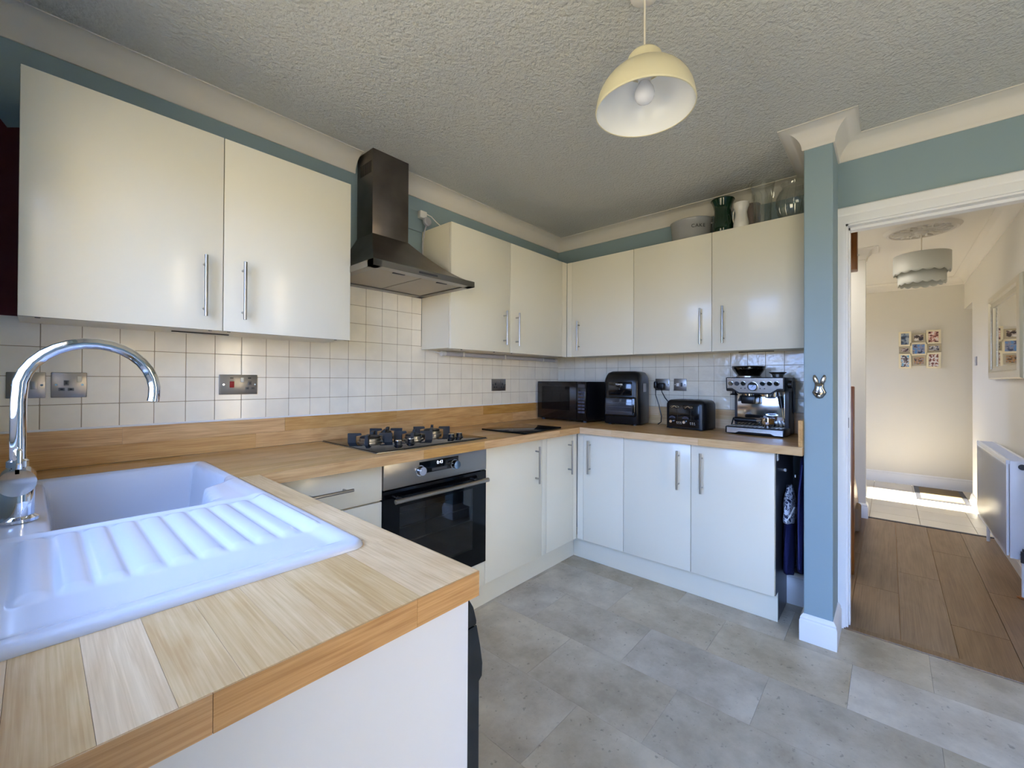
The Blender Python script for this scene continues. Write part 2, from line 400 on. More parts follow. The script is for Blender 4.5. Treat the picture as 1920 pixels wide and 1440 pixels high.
wb = struct('wall_back', bx(NB(), XL-.3, .15, 0, .15, 0, ZC+.1), 'blue')
wr = struct('wall_right', bx(NB(), 0, .1, N0-.05, 0, 0, ZC+.1), 'blue')
struct('wall_pier', bx(NB(), NF, .1, N1, N0, 0, ZC+.1, .004), 'blue')
b = NB(); DY0, DY1, DZ = -1.963, -2.72, 2.012      # door opening
bx(b, XD, XD+.1, DY0, N1, 0, ZC+.1); bx(b, XD, XD+.1, DY1, DY0, DZ, ZC+.1); bx(b, XD, XD+.1, YR, DY1, 0, ZC+.1)
struct('wall_doorway', b, 'blue')
QX0, QX1, QZ0, QZ1 = -1.66, -1.24, .55, 2.06        # window in the rear wall
b = NB(); bx(b, XL-.3, QX0, YR-.12, YR, 0, ZC+.1); bx(b, QX1, XD+.1, YR-.12, YR, 0, ZC+.1); bx(b, QX0, QX1, YR-.12, YR, QZ1, ZC+.1); bx(b, QX0, QX1, YR-.12, YR, 0, QZ0)
struct('wall_rear', b, 'blue')
WY0, WY1, WZ0, WZ1 = -.62, -1.70, 1.07, 2.02     # window over the sink
GY0, GY1, GZ1 = -2.18, -3.06, 2.06               # glazed back door
b = NB(); t0 = XL-.12
bx(b, t0, XL, WY0, .0, 0, ZC+.1); bx(b, t0, XL, WY1, WY0, 0, WZ0); bx(b, t0, XL, WY1, WY0, WZ1, ZC+.1)
bx(b, t0, XL, GY0, WY1, 0, ZC+.1); bx(b, t0, XL, GY1, GY0, GZ1, ZC+.1); bx(b, t0, XL, YR, GY1, 0, ZC+.1)
struct('wall_left', b, 'blue')
struct('ceiling', bx(bx(NB(), XL-.3, .05, -1.9, .15, ZC, ZC+.1), XL-.3, XD+.05, YR-.1, -1.9, ZC, ZC+.1), 'ceil')

# old red paint left of the wall unit
b = NB(); prism(b, [(XL, ZB-.03), (-3.028, ZB-.03), (-3.026, 2.045), (-3.06, 2.03), (-3.075, 2.052), (-3.09, 2.035), (XL, 2.04)], lambda u, v, a: (u, a, v), -.0015, .001)
obj('paint_patch', b, 'red', wb, sm=False)['label'] = 'dark red leftover paint'

# coving
R = .082
prof = [(0, ZCOV), (.006, ZCOV)]+[(.09-R*math.cos(t), ZCOV+.003+R*math.sin(t)) for t in [PI/2*i/10 for i in range(11)]]+[(.094, ZC-.004), (.094, ZC+.01), (0, ZC+.01)]
for n, path in (('trim_1', [(XL, 0), (-1.868, 0)]), ('trim_2', [(-1.634, 0), (0, 0), (0, N0), (NF, N0), (NF, N1), (XD, N1), (XD, YR), (XL, YR), (XL, 0)])):
    o = struct(n, sweep(NB(), path, prof, -1), 'coving', sm=True)
    o['label'] = 'plain concave coving along the kitchen ceiling'

# skirting
def skirt_prof(h, t=.016): return [(0, 0), (t, 0), (t, h-.03), (t-.004, h-.024), (t-.003, h-.016), (t-.009, h-.006), (.003, h), (0, h)]
struct('baseboard_pier', sweep(NB(), [(-.02, N0), (NF, N0), (NF, N1), (XD-.02, N1)], skirt_prof(.125), -1), 'white', sm=True)
struct('baseboard_alcove', sweep(NB(), [(0, -1.62), (0, N0+.017)], skirt_prof(.12), -1), 'white', sm=True)
struct('baseboard_rear', sweep(NB(), [(XD, -2.84), (XD, YR), (QX1, YR)], skirt_prof(.125), -1), 'white', sm=True)

# doorway: lining, stops, architrave
b = NB(); bx(b, XD-.002, XD+.102, DY0-.017, DY0, 0, DZ); bx(b, XD-.002, XD+.102, DY1, DY1+.017, 0, DZ); bx(b, XD-.002, XD+.102, DY1, DY0, DZ-.017, DZ)
bx(b, XD+.04, XD+.09, DY0-.023, DY0-.016, 0, DZ-.016); bx(b, XD+.04, XD+.09, DY1+.016, DY1+.028, 0, DZ-.016); bx(b, XD+.04, XD+.09, DY1+.016, DY0-.016, DZ-.030, DZ-.016)
ln = struct('trim_3', b, 'white'); ln['label'] = 'white painted door lining between kitchen and hall'
def architrave(bm, x, s):
    """profile swept up one side, over and down; s: direction it stands proud"""
    pr = [(0, 0), (0, .014), (.016, .018), (.040, .016), (.048, .022), (.076, .024), (.082, .018), (.082, 0)]   # (outwards from opening, proud)
    pts = [((DY0-.008), 0, 1, 0), ((DY0-.008), DZ-.008, 1, 1), ((DY1+.008), DZ-.008, -1, 1), ((DY1+.008), 0, -1, 0)]
    rings = [[bm.verts.new((x+s*p, y+sy*o, z+sz*o)) for o, p in pr] for y, z, sy, sz in pts]
    k = len(pr)
    for a, c in zip(rings, rings[1:]):
        for j in range(k): bm.faces.new((a[j], a[(j+1) % k], c[(j+1) % k], c[j]))
    bm.faces.new(rings[0]); bm.faces.new(rings[-1])
    return bm
o = struct('trim_4', architrave(NB(), XD, -1), 'white', sm=True); o['label'] = 'white moulded architrave on the kitchen side of the doorway'
o = struct('trim_5', architrave(NB(), XD+.1, 1), 'white', sm=True); o['label'] = 'white moulded architrave on the hall side of the doorway'
obj('hinge', cyl(cyl(bx(NB(), XD-.026, XD-.001, -1.9335, -1.928, 1.375, 1.455), (XD-.027, -1.931, 1.375), (XD-.027, -1.931, 1.455), .005, seg=10), (XD-.027, -1.931, 1.365), (XD-.027, -1.931, 1.465), .003, seg=8), 'white', ln)
obj('strike_plate', bx(NB(), XD+.012, XD+.03, DY0-.0185, DY0-.0165, .99, 1.04), 'dark_grey', ln)

# window over the sink with leaded lights
b = NB()
for a0, a1, z0, z1 in ((WY1, WY0, WZ0, WZ0+.06), (WY1, WY0, WZ1-.06, WZ1), (WY0-.06, WY0, WZ0, WZ1), (WY1, WY1+.06, WZ0, WZ1), (-1.185, -1.135, WZ0, WZ1)):
    bx(b, XL-.10, XL-.05, a0, a1, z0, z1, .006)
w1 = struct('window_1', b, 'white')
for a0, a1 in ((WY1+.06, -1.185), (-1.135, WY0-.06)):
    g = obj('pane', bx(NB(), XL-.078, XL-.074, a0, a1, WZ0+.06, WZ1-.06), 'window_glass', w1, sm=False)
    ld = NB(); d = .15; H = WZ1-WZ0-.12; W_ = a1-a0
    k = -12
    while k < 14:
        for s in (1, -1):
            ys, zs = [], []
            c0 = k*d
            for q in range(0, 41):
                zz = q/40*H; yy = (zz*.62*s+c0)
                if 0 <= yy <= W_: ys.append(yy); zs.append(zz)
            if len(ys) > 2: tube(ld, [(XL-.071, a0+ys[0], WZ0+.06+zs[0]), (XL-.071, a0+ys[-1], WZ0+.06+zs[-1])], .004, 6)
        k += 1
    obj('leading', ld, 'dark_grey', w1)
struct('trim_6', bx(NB(), XL-.05, XL+.03, WY1-.03, WY0+.03, WZ0-.03, WZ0, .006), 'white')['label'] = 'white window board over the sink'
b = NB()
for a0, a1, z0, z1 in ((GY1, GY0, .02, .26), (GY1, GY0, GZ1-.09, GZ1), (GY0-.09, GY0, .02, GZ1), (GY1, GY1+.09, .02, GZ1)):
    bx(b, XL-.10, XL-.05, a0, a1, z0, z1, .005)
d1 = struct('door_1', b, 'white')
obj('pane', bx(NB(), XL-.078, XL-.072, GY1+.09, GY0-.09, .26, GZ1-.09), 'window_glass', d1, sm=False)

b = NB(); xm = (QX0+QX1)/2
for a0, a1, z0, z1 in ((QX0, QX1, QZ0, QZ0+.07), (QX0, QX1, QZ1-.07, QZ1), (QX0, QX0+.07, QZ0, QZ1), (QX1-.07, QX1, QZ0, QZ1)):
    bx(b, a0, a1, YR-.10, YR-.05, z0, z1, .005)
d3 = struct('window_2', b, 'white')
for a0, a1 in ((QX0+.07, QX1-.07),): obj('pane', bx(NB(), a0, a1, YR-.078, YR-.072, QZ0+.07, QZ1-.07), 'window_glass', d3, sm=False)

# unseen wall added outside the rear window to bounce warm sunlight in
struct('wall_bounce', bx(NB(), -7, 4, -6.7, -6.5, -.1, 3.2), mat('pale_bounce_render', (206, 188, 156), .9))

# ------------------------------------------------------------------ hall
hf = struct('floor_hall', bx(NB(), XD, 2.0, HY1-.1, -1.0, -.1, -.006), 'oak_core')
planks = {(-2.172, -1.978): [.325], (-2.363, -2.172): [.705, -.55], (-2.56, -2.363): [1.327, .08], (-2.75, -2.56): [.70, -.55], (-2.86, -2.75): [1.2, .0], (-1.978, -1.784): [.9]}
for (a, c), js in planks.items():
    cuts = sorted([-.3]+[j for j in js if j > -.3]+[2.0])
    for x0, x1 in zip(cuts, cuts[1:]): piece('plank', x0+.0012, x1-.0012, a+.0012, c-.0012, -.01, 0, 'lam', hf)
struct('trim_7', bx(NB(), XD-.018, XD+.03, DY1, DY0, -.002, .006, .003), 'lam')['label'] = 'brown threshold strip between kitchen vinyl and hall planks'
ht = struct('floor_hall_entrance', bx(NB(), 2.0, HX1, -2.95, -.2, -.1, -.008), 'grout')
for xa in range(6):
    x0 = 2.012+.3255*(xa-.22)
    for ya in range(9):
        y1 = -.33-.3335*(ya-1); y0 = y1-.3335
        xx0, xx1 = max(x0, 2.012), min(x0+.3255, HX1); yy1 = min(y1, -.2); yy0 = max(y0, -2.95)
        if xx1-xx0 > .02 and yy1-yy0 > .02: piece('hall_tile', xx0+.002, xx1-.002, yy0+.002, yy1-.002, -.012, -.001, 'hall_tile', ht)
struct('trim_8', bx(NB(), 1.985, 2.015, HY1, HY0, -.002, .005, .002), 'dark_grey')['label'] = 'dark metal threshold strip between hall planks and tiles'
b = NB(); bx(b, XD+.1, 3.29, HY1-.1, HY1, 0, ZC+.1); bx(b, 3.29, HX1, HY1-.1, HY1, 2.03, ZC+.1)
struct('wall_hall_right', b, 'hall_wall')
struct('wall_hall_end', bx(NB(), HX1, HX1+.1, -3.6, -.1, 0, ZC+.1), 'hall_wall')
b = NB(); bx(b, 3.19, 3.29, -3.6, HY1-.1, 0, ZC+.1); bx(b, 3.19, HX1+.1, -3.7, -3.6, 0, ZC+.1)
struct('wall_side_room', b, 'hall_wall')
struct('floor_side_room', bx(NB(), 3.29, HX1, -3.6, -2.95, -.1, 0), 'hall_tile')
struct('wall_stair_end', bx(NB(), 1.95, 2.05, HY0, -.1, 0, ZC+.1), 'hall_wall')
struct('wall_stair_side', bx(NB(), .1, 1.95, -1.05, -.95, 0, ZC+.1), 'hall_wall')
b = NB(); bx(b, 2.0, 2.55, -.3, -.2, 0, ZC+.1); bx(b, 3.65, HX1+.1, -.3, -.2, 0, ZC+.1); bx(b, 2.55, 3.65, -.3, -.2, 2.1, ZC+.1)
struct('wall_hall_front', b, 'hall_wall')
struct('ceiling_hall', bx(bx(NB(), XD+.05, HX1+.1, -3.7, -1.9, ZC, ZC+.1), 2.0, HX1+.1, -1.9, -.1, ZC, ZC+.1), 'hall_ceil')
b = NB(); bx(b, .05, .25, -1.9, -.9, ZC, ZC+.6); bx(b, 1.85, 2.0, -1.9, -.9, ZC, ZC+.6); bx(b, .25, 1.85, -1.9, -1.8, ZC, ZC+.6); bx(b, .25, 1.85, -1.1, -.9, ZC, ZC+.6); bx(b, .05, 2.0, -1.9, -.9, ZC+.6, ZC+.7)
struct('wall_stairwell', b, 'hall_ceil')
prh = [(d*.95, h) for d, h in prof]
struct('trim_9', sweep(NB(), [(HX1, -.3), (HX1, HY1), (XD+.1, HY1)], prh, -1), 'hall_ceil', sm=True)['label'] = 'coving along the hall end wall and mirror wall'
struct('trim_10', sweep(NB(), [(1.95, -1.06), (1.95, HY0), (2.05, HY0), (2.05, -.3)], prh, -1), 'hall_ceil', sm=True)['label'] = 'coving wrapped round the end of the stair wall'
struct('baseboard_hall_end', sweep(NB(), [(HX1, -.3), (HX1, -3.6)], skirt_prof(.135), -1), 'white', sm=True)
struct('baseboard_hall_right', sweep(NB(), [(3.29, -2.86), (3.29, HY1), (XD+.13, HY1)], skirt_prof(.10), -1), 'white', sm=True)
struct('baseboard_stair_wall', sweep(NB(), [(1.95, -1.9), (1.95, HY0), (2.05, HY0), (2.05, -.3)], skirt_prof(.13), -1), 'white', sm=True)
struct('baseboard_hall_door', sweep(NB(), [(XD+.125, -1.93), (XD+.1, -1.9), (XD+.1, -1.1)][0:2]+[(XD+.1, -1.2)], skirt_prof(.17, .02), 1), 'white', sm=True)
# front door, glazed, low sun comes in through it
b = NB()
for x0, x1, z0, z1 in ((2.55, 2.84, 0, 2.1), (3.44, 3.65, 0, 2.1), (2.84, 3.44, 0, 1.28), (2.84, 3.44, 1.92, 2.1)):
    bx(b, x0, x1, -.26, -.21, z0, z1)
d2 = struct('door_2', b, 'white')
for x0, x1, z0, z1 in ((2.84, 3.44, 1.28, 1.92),): obj('pane', bx(NB(), x0, x1, -.238, -.232, z0, z1), 'window_glass', d2, sm=False)

# ------------------------------------------------------------------ wall tiles
T = .0988; tg = .0013
ZJ = [1.044, 1.1285, 1.2265, 1.3245, 1.4225, 1.5185, 1.6155, 1.7135, 1.811]
struct_gr = obj('grout_bed', bx(bx(NB(), XL, 0, -.0035, .0005, 1.03, ZB+.02), -2.03, -1.434, -.0035, .0005, ZB, 1.8), 'grout', wb, sm=False)
x = -1.801-.0985*14
while x < -.01:
    x0, x1 = max(x, XL), min(x+.0985, -.004)
    mid = (x0+x1)/2
    for zi in range(len(ZJ)-1):
        z0, z1 = ZJ[zi], ZJ[zi+1]
        hood = -2.03 < x1 and x0 < -1.436
        if z0 > ZB+.03 and not hood: continue
        xa, xb = x0, x1
        if z0 > ZB-.0:
            xa, xb = max(x0, -2.028), min(x1, -1.436)
        if xb-xa < .012: continue
        piece('wall_tile', xa+tg, xb-tg, -.0065+random.uniform(-.0004, .0004), -.001, z0+tg, z1-tg, 'tile', wb, UNIT_T)
    x += .0985
obj('grout_bed', bx(NB(), -.0035, .0005, N0, 0, 1.02, ZB+.02), 'grout', wr, sm=False)
ZJB = [1.035, 1.119, 1.219, 1.318, 1.417]
y = -.074
ys = [-.004]
while y > N0: ys.append(y); y -= .0993
ys.append(N0)
for ya, yb in zip(ys, ys[1:]):
    for z0, z1 in zip(ZJB, ZJB[1:]):
        if ya-yb > .012: piece('wall_tile', -.0065+random.uniform(-.0004, .0004), -.001, yb+tg, ya-tg, z0+tg, z1-tg, 'tile_wall_b', wr, UNIT_T)
# sealant line over the upstand
obj('sealant', bx(NB(), XL, -.02, -.0085, -.004, 1.039, 1.0465, .001), 'white', wb, sm=False)

# ------------------------------------------------------------------ worktops (each a core with oak blocks)
def blocks(parent, x0, x1, y0, y1, along, z0=ZW-.003, z1=ZW, w=.0535, hole=None, m=None, lmin=.24, lmax=.46, skip=None):
    g = .00018
    a0, a1, c0, c1 = (x0, x1, y0, y1) if along == 'x' else (y0, y1, x0, x1)
    n = max(1, round((c1-c0)/w)); cw = (c1-c0)/n
    for i in range(n):
        ca, cb = c0+i*cw, c0+(i+1)*cw
        a = a0-random.uniform(0, .25)
        while a < a1-.01:
            L = random.uniform(lmin, lmax); s, e = max(a, a0), min(a+L, a1); a += L
            if a1-a < .05: e = a1; a = a1
            if e-s < .01: continue
            segs = [(s, e)]
            if hole:
                ha0, ha1, hc0, hc1 = hole
                if cb > hc0 and ca < hc1:
                    segs = [q for q in ((s, min(e, ha0)), (max(s, ha1), e)) if q[1]-q[0] > .004]
            for s_, e_ in segs:
                if along == 'x': piece('oak_block', s_+g, e_-g, ca+g, cb-g, z0, z1, m or 'oak_x', parent)
                else: piece('oak_block', ca+g, cb-g, s_+g, e_-g, z0, z1, m or 'oak_y', parent)
HX0_, HX1_, HYa, HYb = -3.045, -2.60, -1.375, -.285    # cut-out for the sink
t = thing('worktop', 'oak block worktop with inset gas hob along the back wall', 'worktop', (-1.55, -.3, ZW-TW))
b = NB(); z0, z1 = ZW-TW, ZW-.0032
bx(b, HX1_, 0, -WD+.002, -.001, z0, z1); bx(b, XL, HX0_, -WD+.002, -.001, z0, z1); bx(b, HX0_, HX1_, HYb, -.001, z0, z1)
obj('core', b, 'oak_core', t, sm=False)
blocks(t, XL, 0, -WD+.002, -.0195, 'x', hole=(HX0_, HX1_, -2, HYb))
x = PX
while x < -WD:
    e = min(x+random.uniform(.35, .7), -WD)
    if -WD-e < .1: e = -WD
    piece('edging', x+.0003, e-.0003, -WD, -WD+.002, ZW-TW, ZW-.0003, 'oak_x', t); x = e
t = thing('worktop', 'oak block worktop end holding the white sink, nearest the camera', 'worktop', (-2.8, -1.1, ZW-TW))
b = NB()
bx(b, HX1_, PX-.002, PY+.002, -WD, z0, z1); bx(b, XL, HX0_, PY+.002, -WD, z0, z1); bx(b, HX0_, HX1_, PY+.002, HYa, z0, z1)
obj('core', b, 'oak_core', t, sm=False)
blocks(t, XL, PX-.002, PY+.002, -WD-.0005, 'y', hole=(HYa, 9, HX0_, HX1_), lmin=.3, lmax=.55)
for a, c in ((PX, -2.63), (-2.63, -2.872), (-2.872, XL)):
    piece('edging', c+.0003, a-.0003, PY, PY+.002, ZW-TW, ZW-.0003, 'oak_edge', t)
for a, c in ((PY, -1.2), (-1.2, -WD)): piece('edging', PX-.002, PX, a+.0003, c-.0003, ZW-TW, ZW-.0003, 'oak_y', t)
t = thing('worktop', 'oak block worktop under the microwave, toaster and coffee machine', 'worktop', (-.3, -1.2, ZW-TW))
obj('core', bx(NB(), -WD+.002, 0, N0, -WD, z0, z1), 'oak_core', t, sm=False)
blocks(t, -WD+.002, -.0195, N0, -WD-.0005, 'y', m='oak_cy')
for a, c in ((-WD, -.84), (-.84, -1.36), (-1.36, N0)): piece('edging', -WD, -WD+.002, c+.0003, a-.0003, ZW-TW, ZW-.0003, 'oak_y', t)
# upstands
UH = 1.040
t = thing('upstand', 'long oak upstand behind the hob along the back wall', 'upstand', (-1.5, -.01, ZW))
obj('core', bx(NB(), XL, 0, -.016, -.004, ZW+.0004, UH-.001), 'oak_core', t, sm=False)
a = XL
for (za, zb, st) in ((ZW+.0005, .977, 0), (.977, UH, .3)):
    a = XL-st
    while a < 0:
        e = min(a+random.uniform(.55, .95), 0)
        if e-max(a, XL) > .02: piece('oak_block', max(a, XL)+.0003, e-.0003, -.019, -.016, za+.0003, zb-.0003, 'oak_x', t)
        a = e
t = thing('upstand', 'oak upstand behind the toaster and coffee machine', 'upstand', (-.01, -.9, ZW))
obj('core', bx(NB(), -.016, -.004, N0, -.02, ZW+.0004, UH-.007), 'oak_core', t, sm=False)
for za, zb, cuts in ((ZW+.0005, .973, (-.02, -.6, -1.2, N0)), (.973, UH-.006, (-.02, -.9, -1.5, N0))):
    for a, c in zip(cuts, cuts[1:]): piece('oak_block', -.019, -.016, c+.0003, a-.0003, za+.0003, zb-.0003, 'oak_y', t)
t = obj('upstand', bx(NB(), -.600, -.020, N0+.0005, N0+.018, ZW+.0004, UH-.004, .001), 'oak_x', None, sm=False)
tag(t, 'short oak upstand against the blue pier beside the coffee machine', 'upstand')

# ------------------------------------------------------------------ kitchen units
def P(face, a, d, z):      # a along the wall, d out from the wall
    return (a, -d, z) if face == 'A' else (-d, a, z)
def fbox(bm, face, a0, a1, d0, d1, z0, z1, bev=0.):
    p, q = P(face, a0, d0, z0), P(face, a1, d1, z1)
    return bx(bm, min(p[0], q[0]), max(p[0], q[0]), min(p[1], q[1]), max(p[1], q[1]), z0, z1, bev)
def handle(parent, face, a, d, z0, z1, horiz=None):
    b = NB()
    if horiz is None:
        cyl(b, P(face, a, d+.032, z0), P(face, a, d+.032, z1), .006, seg=16); k = (z1-z0)*.135
        for zz in (z0+k, z1-k): cyl(b, P(face, a, d-.001, zz), P(face, a, d+.032, zz), .0045, seg=12)
    else:
        a0, a1 = horiz; cyl(b, P(face, a0, d+.032, z0), P(face, a1, d+.032, z0), .006, seg=16); k = (a1-a0)*.135
        for aa in (a0+k, a1-k): cyl(b, P(face, aa, d-.001, z0), P(face, aa, d+.032, z0), .0045, seg=12)
    return obj('handle', b, 'steel', parent)
def door(parent, face, a0, a1, d, z0, z1, hpos=None, hz=None, name='door', g=.0015):
    lo, hi = min(a0, a1), max(a0, a1)
    o = obj(name, fbox(NB(), face, lo+g, hi-g, d-.018, d, z0+g, z1-g, .0012), 'door', parent)
    if hpos is not None:
        h = handle(o, face, hpos, d, hz[0], hz[1]); h.matrix_parent_inverse = Matrix.Identity(4)
        if parent in WORLD: h.matrix_parent_inverse = Matrix.Identity(4)
    return o
def unit(name, label, face, a0, a1, d, z0, z1, side='carcass'):
    lo, hi = min(a0, a1), max(a0, a1)
    t = thing(name, label, 'cabinet', P(face, (a0+a1)/2, d/2, z0))
    obj('carcass', fbox(NB(), face, lo+.0005, hi-.0005, .007 if z0 > 1 else .03, d-.0195, z0+.001, z1-.001), side, t, sm=False)
    return t
HZ_W, HZ_B = (1.444, 1.663), (.606, .825)
# wall units, back wall
t = unit('wall_cabinet', 'cream double wall cabinet over the sink, left of the hood', 'A', -3.0293, -2.032, DW, ZB, ZT)
door(t, 'A', -3.0293, -2.5305, DW, ZB-.004, ZT, -2.590, HZ_W); door(t, 'A', -2.5305, -2.032, DW, ZB-.004, ZT, -2.467, HZ_W)
obj('vent_strip', bx(NB(), -2.652, -2.466, -.105, -.096, ZB-.003, ZB+.002), 'black', t, sm=False)
for xx in (-2.99, -2.56, -2.50, -2.08): obj('cam_cap', cyl(NB(), (xx, -.235, ZB-.002), (xx, -.235, ZB+.002), .006, seg=12), 'dark_grey', t)
t = unit('wall_cabinet', 'cream double wall cabinet right of the hood, running into the corner', 'A', -1.4345, -.2805, DW, ZB, ZT)
door(t, 'A', -1.4345, -.932, DW, ZB-.004, ZT, -.994, HZ_W); door(t, 'A', -.932, -.342, DW, ZB-.004, ZT, -.874, HZ_W)
obj('corner_filler', bx(NB(), -.341, -.2805, -DW+.001, -DW+.018, ZB-.003, ZT-.001), 'door', t, sm=False)
for xx in (-1.30, -1.02, -.85): obj('cam_cap', cyl(NB(), (xx, -.22, ZB-.002), (xx, -.22, ZB+.002), .006, seg=12), 'dark_grey', t)
t = unit('wall_cabinet', 'cream single-door wall cabinet in the corner above the microwave', 'B', -.2815, -.827, DW, ZB, ZT)
door(t, 'B', -.327, -.827, DW, ZB-.004, ZT, -.392, HZ_W)
obj('corner_filler', bx(NB(), -DW+.001, -DW+.018, -.3265, -.2815, ZB-.003, ZT-.001), 'door', t, sm=False)
t = unit('wall_cabinet', 'cream double wall cabinet above the toaster and coffee machine', 'B', -.827, N0+.001, DW, ZB, ZT)
door(t, 'B', -.827, -1.3316, DW, ZB-.004, ZT, -1.271, HZ_W); door(t, 'B', -1.3316, N0+.001, DW, ZB-.004, ZT, -1.398, HZ_W)
obj('vent_strip', bx(NB(), -.075, -.066, -1.62, -1.43, ZB-.003, ZB+.002), 'black', t, sm=False)

# base units
t = unit('drawer_unit', 'cream drawer unit left of the oven', 'A', -2.57, -2.029, DB, ZP, ZDT)
for za, zb in ((.716, ZDT), (.44, .712), (ZP, .436)):
    dr = door(t, 'A', -2.5, -2.029, DB, za, zb, name='drawer_front')
    hz = (za+zb)/2; handle(dr, 'A', 0, DB, hz, hz, horiz=(-2.352, -2.172)).matrix_parent_inverse = Matrix.Identity(4)
t = unit('base_cabinet', 'cream base cabinet just right of the oven', 'A', -1.4255, -.916, DB, ZP, ZDT)
door(t, 'A', -1.4255, -.9385, DB, ZP, ZDT, -1.003, HZ_B)
obj('filler_strip', bx(NB(), -.9375, -.8935, -DB-.000, -DB+.018, ZP+.001, ZDT-.001, .0008), 'door', t)
t = unit('base_cabinet', 'cream narrow corner base cabinet on the hob side', 'A', -.8925, -.556, DB, ZP, ZDT)
door(t, 'A', -.8925, -.5975, DB, ZP, ZDT, -.658, HZ_B)
obj('corner_filler', bx(NB(), -.597, -.5545, -DB+.001, -DB+.018, ZP+.001, ZDT-.001), 'door', t, sm=False)
t = unit('base_cabinet', 'cream narrow corner base cabinet on the toaster side', 'B', -.557, -.8953, DB, ZP, ZDT)
door(t, 'B', -.6035, -.8953, DB, ZP, ZDT, -.657, HZ_B)
obj('corner_filler', bx(NB(), -DB+.001, -DB+.018, -.603, -.5575, ZP+.001, ZDT-.001), 'door', t, sm=False)
t = unit('base_cabinet', 'cream double base cabinet below the toaster and coffee machine', 'B', -.8953, -1.7083, DB, ZP, ZDT)
door(t, 'B', -.8953, -1.3035, DB, ZP, ZDT, -1.237, HZ_B); door(t, 'B', -1.3035, -1.7083, DB, ZP, ZDT, -1.364, HZ_B)
obj('end_panel', bx(bx(NB(), -DB+.02, -.02, -1.7095, -1.7005, ZP-.002, ZDT-.001), -DP+.0165, -.02, -1.7095, -1.7005, .001, ZP-.002), 'dark_panel', t, sm=False)
b = bx(NB(), -2.6, -DP, -DP, -DP+.016, .001, ZP-.003); tag(obj('plinth', b, 'door', None, sm=False), 'cream plinth below the oven and hob-side cabinets', 'plinth')
b = bx(NB(), -DP, -DP+.016, -1.7096, -DP-.0005, .001, ZP-.003); tag(obj('plinth', b, 'door', None, sm=False), 'cream plinth below the toaster-side cabinets', 'plinth')
# sink run: end panel and dishwasher
tag(obj('end_panel', bx(NB(), XL+.001, -2.520, -1.620, -1.602, .001, ZW-TW-.001, .001), mat('white_melamine', (198, 200, 206), .4), None, sm=False), 'plain white end panel under the worktop by the camera', 'panel')
t = thing('dishwasher', 'black built-under dishwasher facing the oven, seen edge on', 'dishwasher', (-2.8, -1.3, 0))
obj('body', bx(NB(), -3.08, -2.525, -1.598, -1.005, .001, .862), 'black', t, sm=False)
pr = [(-2.524, .862), (-2.505, .858), (-2.488, .83), (-2.481, .805), (-2.481, .799), (-2.524, .799)]
obj('control_panel', prism(NB(), pr, lambda u, v, a: (u, a, v), -1.598, -1.005), 'black_gloss', t)
pr = [(-2.524, .796), (-2.480, .796), (-2.472, .76), (-2.466, .725), (-2.467, .703), (-2.474, .697), (-2.474, .14), (-2.524, .14)]
obj('door', prism(NB(), pr, lambda u, v, a: (u, a, v), -1.598, -1.005), 'black_gloss', t)

# ------------------------------------------------------------------ oven
t = thing('oven', 'built-in stainless steel and black glass oven below the hob', 'oven', (-1.727, -.3, .275))
OX0, OX1 = -2.0275, -1.4265
obj('cavity', bx(bx(bx(bx(bx(NB(), OX0+.02, OX1-.02, -.10, -.08, .28, .86), OX0+.02, OX0+.04, -.54, -.08, .28, .86), OX1-.04, OX1-.02, -.54, -.08, .28, .86), OX0+.02, OX1-.02, -.54, -.08, .28, .30), OX0+.02, OX1-.02, -.54, -.08, .75, .86), 'cavity', t, sm=False)
cp = obj('control_panel', bx(NB(), OX0, OX1, -.562, -.541, .756, .868, .002), 'brushed_oven', t)
obj('display', bx(NB(), -1.849, -1.620, -.5645, -.561, .797, .850, .001), 'black_glass', cp).matrix_parent_inverse = Matrix.Identity(4)
def sub(o):
    o.matrix_parent_inverse = Matrix.Identity(4); return o
sub(text('clock_digits', '0:43', .021, 'display', frame_y(-1.7345, -.5648, .836), cp))
sub(obj('touch_strip', bx(NB(), -1.78, -1.692, -.5652, -.5640, .801, .814), 'dark_grey', cp, sm=False))
for kx in (-1.846, -1.646):
    sub(obj('knob', cyl(cyl(cyl(NB(), (kx, -.562, .813), (kx, -.567, .813), .024, seg=28), (kx, -.567, .813), (kx, -.588, .813), .021, .019, seg=28), (kx, -.588, .813), (kx, -.5885, .813), .013, seg=20), 'chrome', cp))
b = NB()
for x0, x1, z0, z1 in ((OX0, -1.948, .277, .749), (-1.518, OX1, .277, .749), (-1.948, -1.518, .277, .364), (-1.948, -1.518, .672, .749)): bx(b, x0, x1, -.560, -.542, z0, z1)
dr = obj('door', b, 'black_glass', t, sm=False)
sub(obj('window', bx(NB(), -1.948, -1.518, -.5595, -.5575, .364, .672), 'oven_glass', dr, sm=False))
b = NB(); cyl(b, (-1.998, -.606, .712), (-1.455, -.606, .712), .0105, seg=18)
for kx in (-1.96, -1.50): cyl(b, (kx, -.558, .712), (kx, -.606, .712), .008, seg=12)
sub(obj('handle', b, 'steel', dr))
for z in (.565, .496):
    b = NB()
    for k in (0, 3, 6): tube(b, [(OX0+.045, -.52+k*.06, z), (OX1-.045, -.52+k*.06, z)], .003 if k == 0 else .0015, 6)
    obj('rack', b, 'steel', t)
obj('filler_panel', bx(NB(), OX0, OX1, -DB, -DB+.018, ZP+.001, .272, .001), 'door', t)

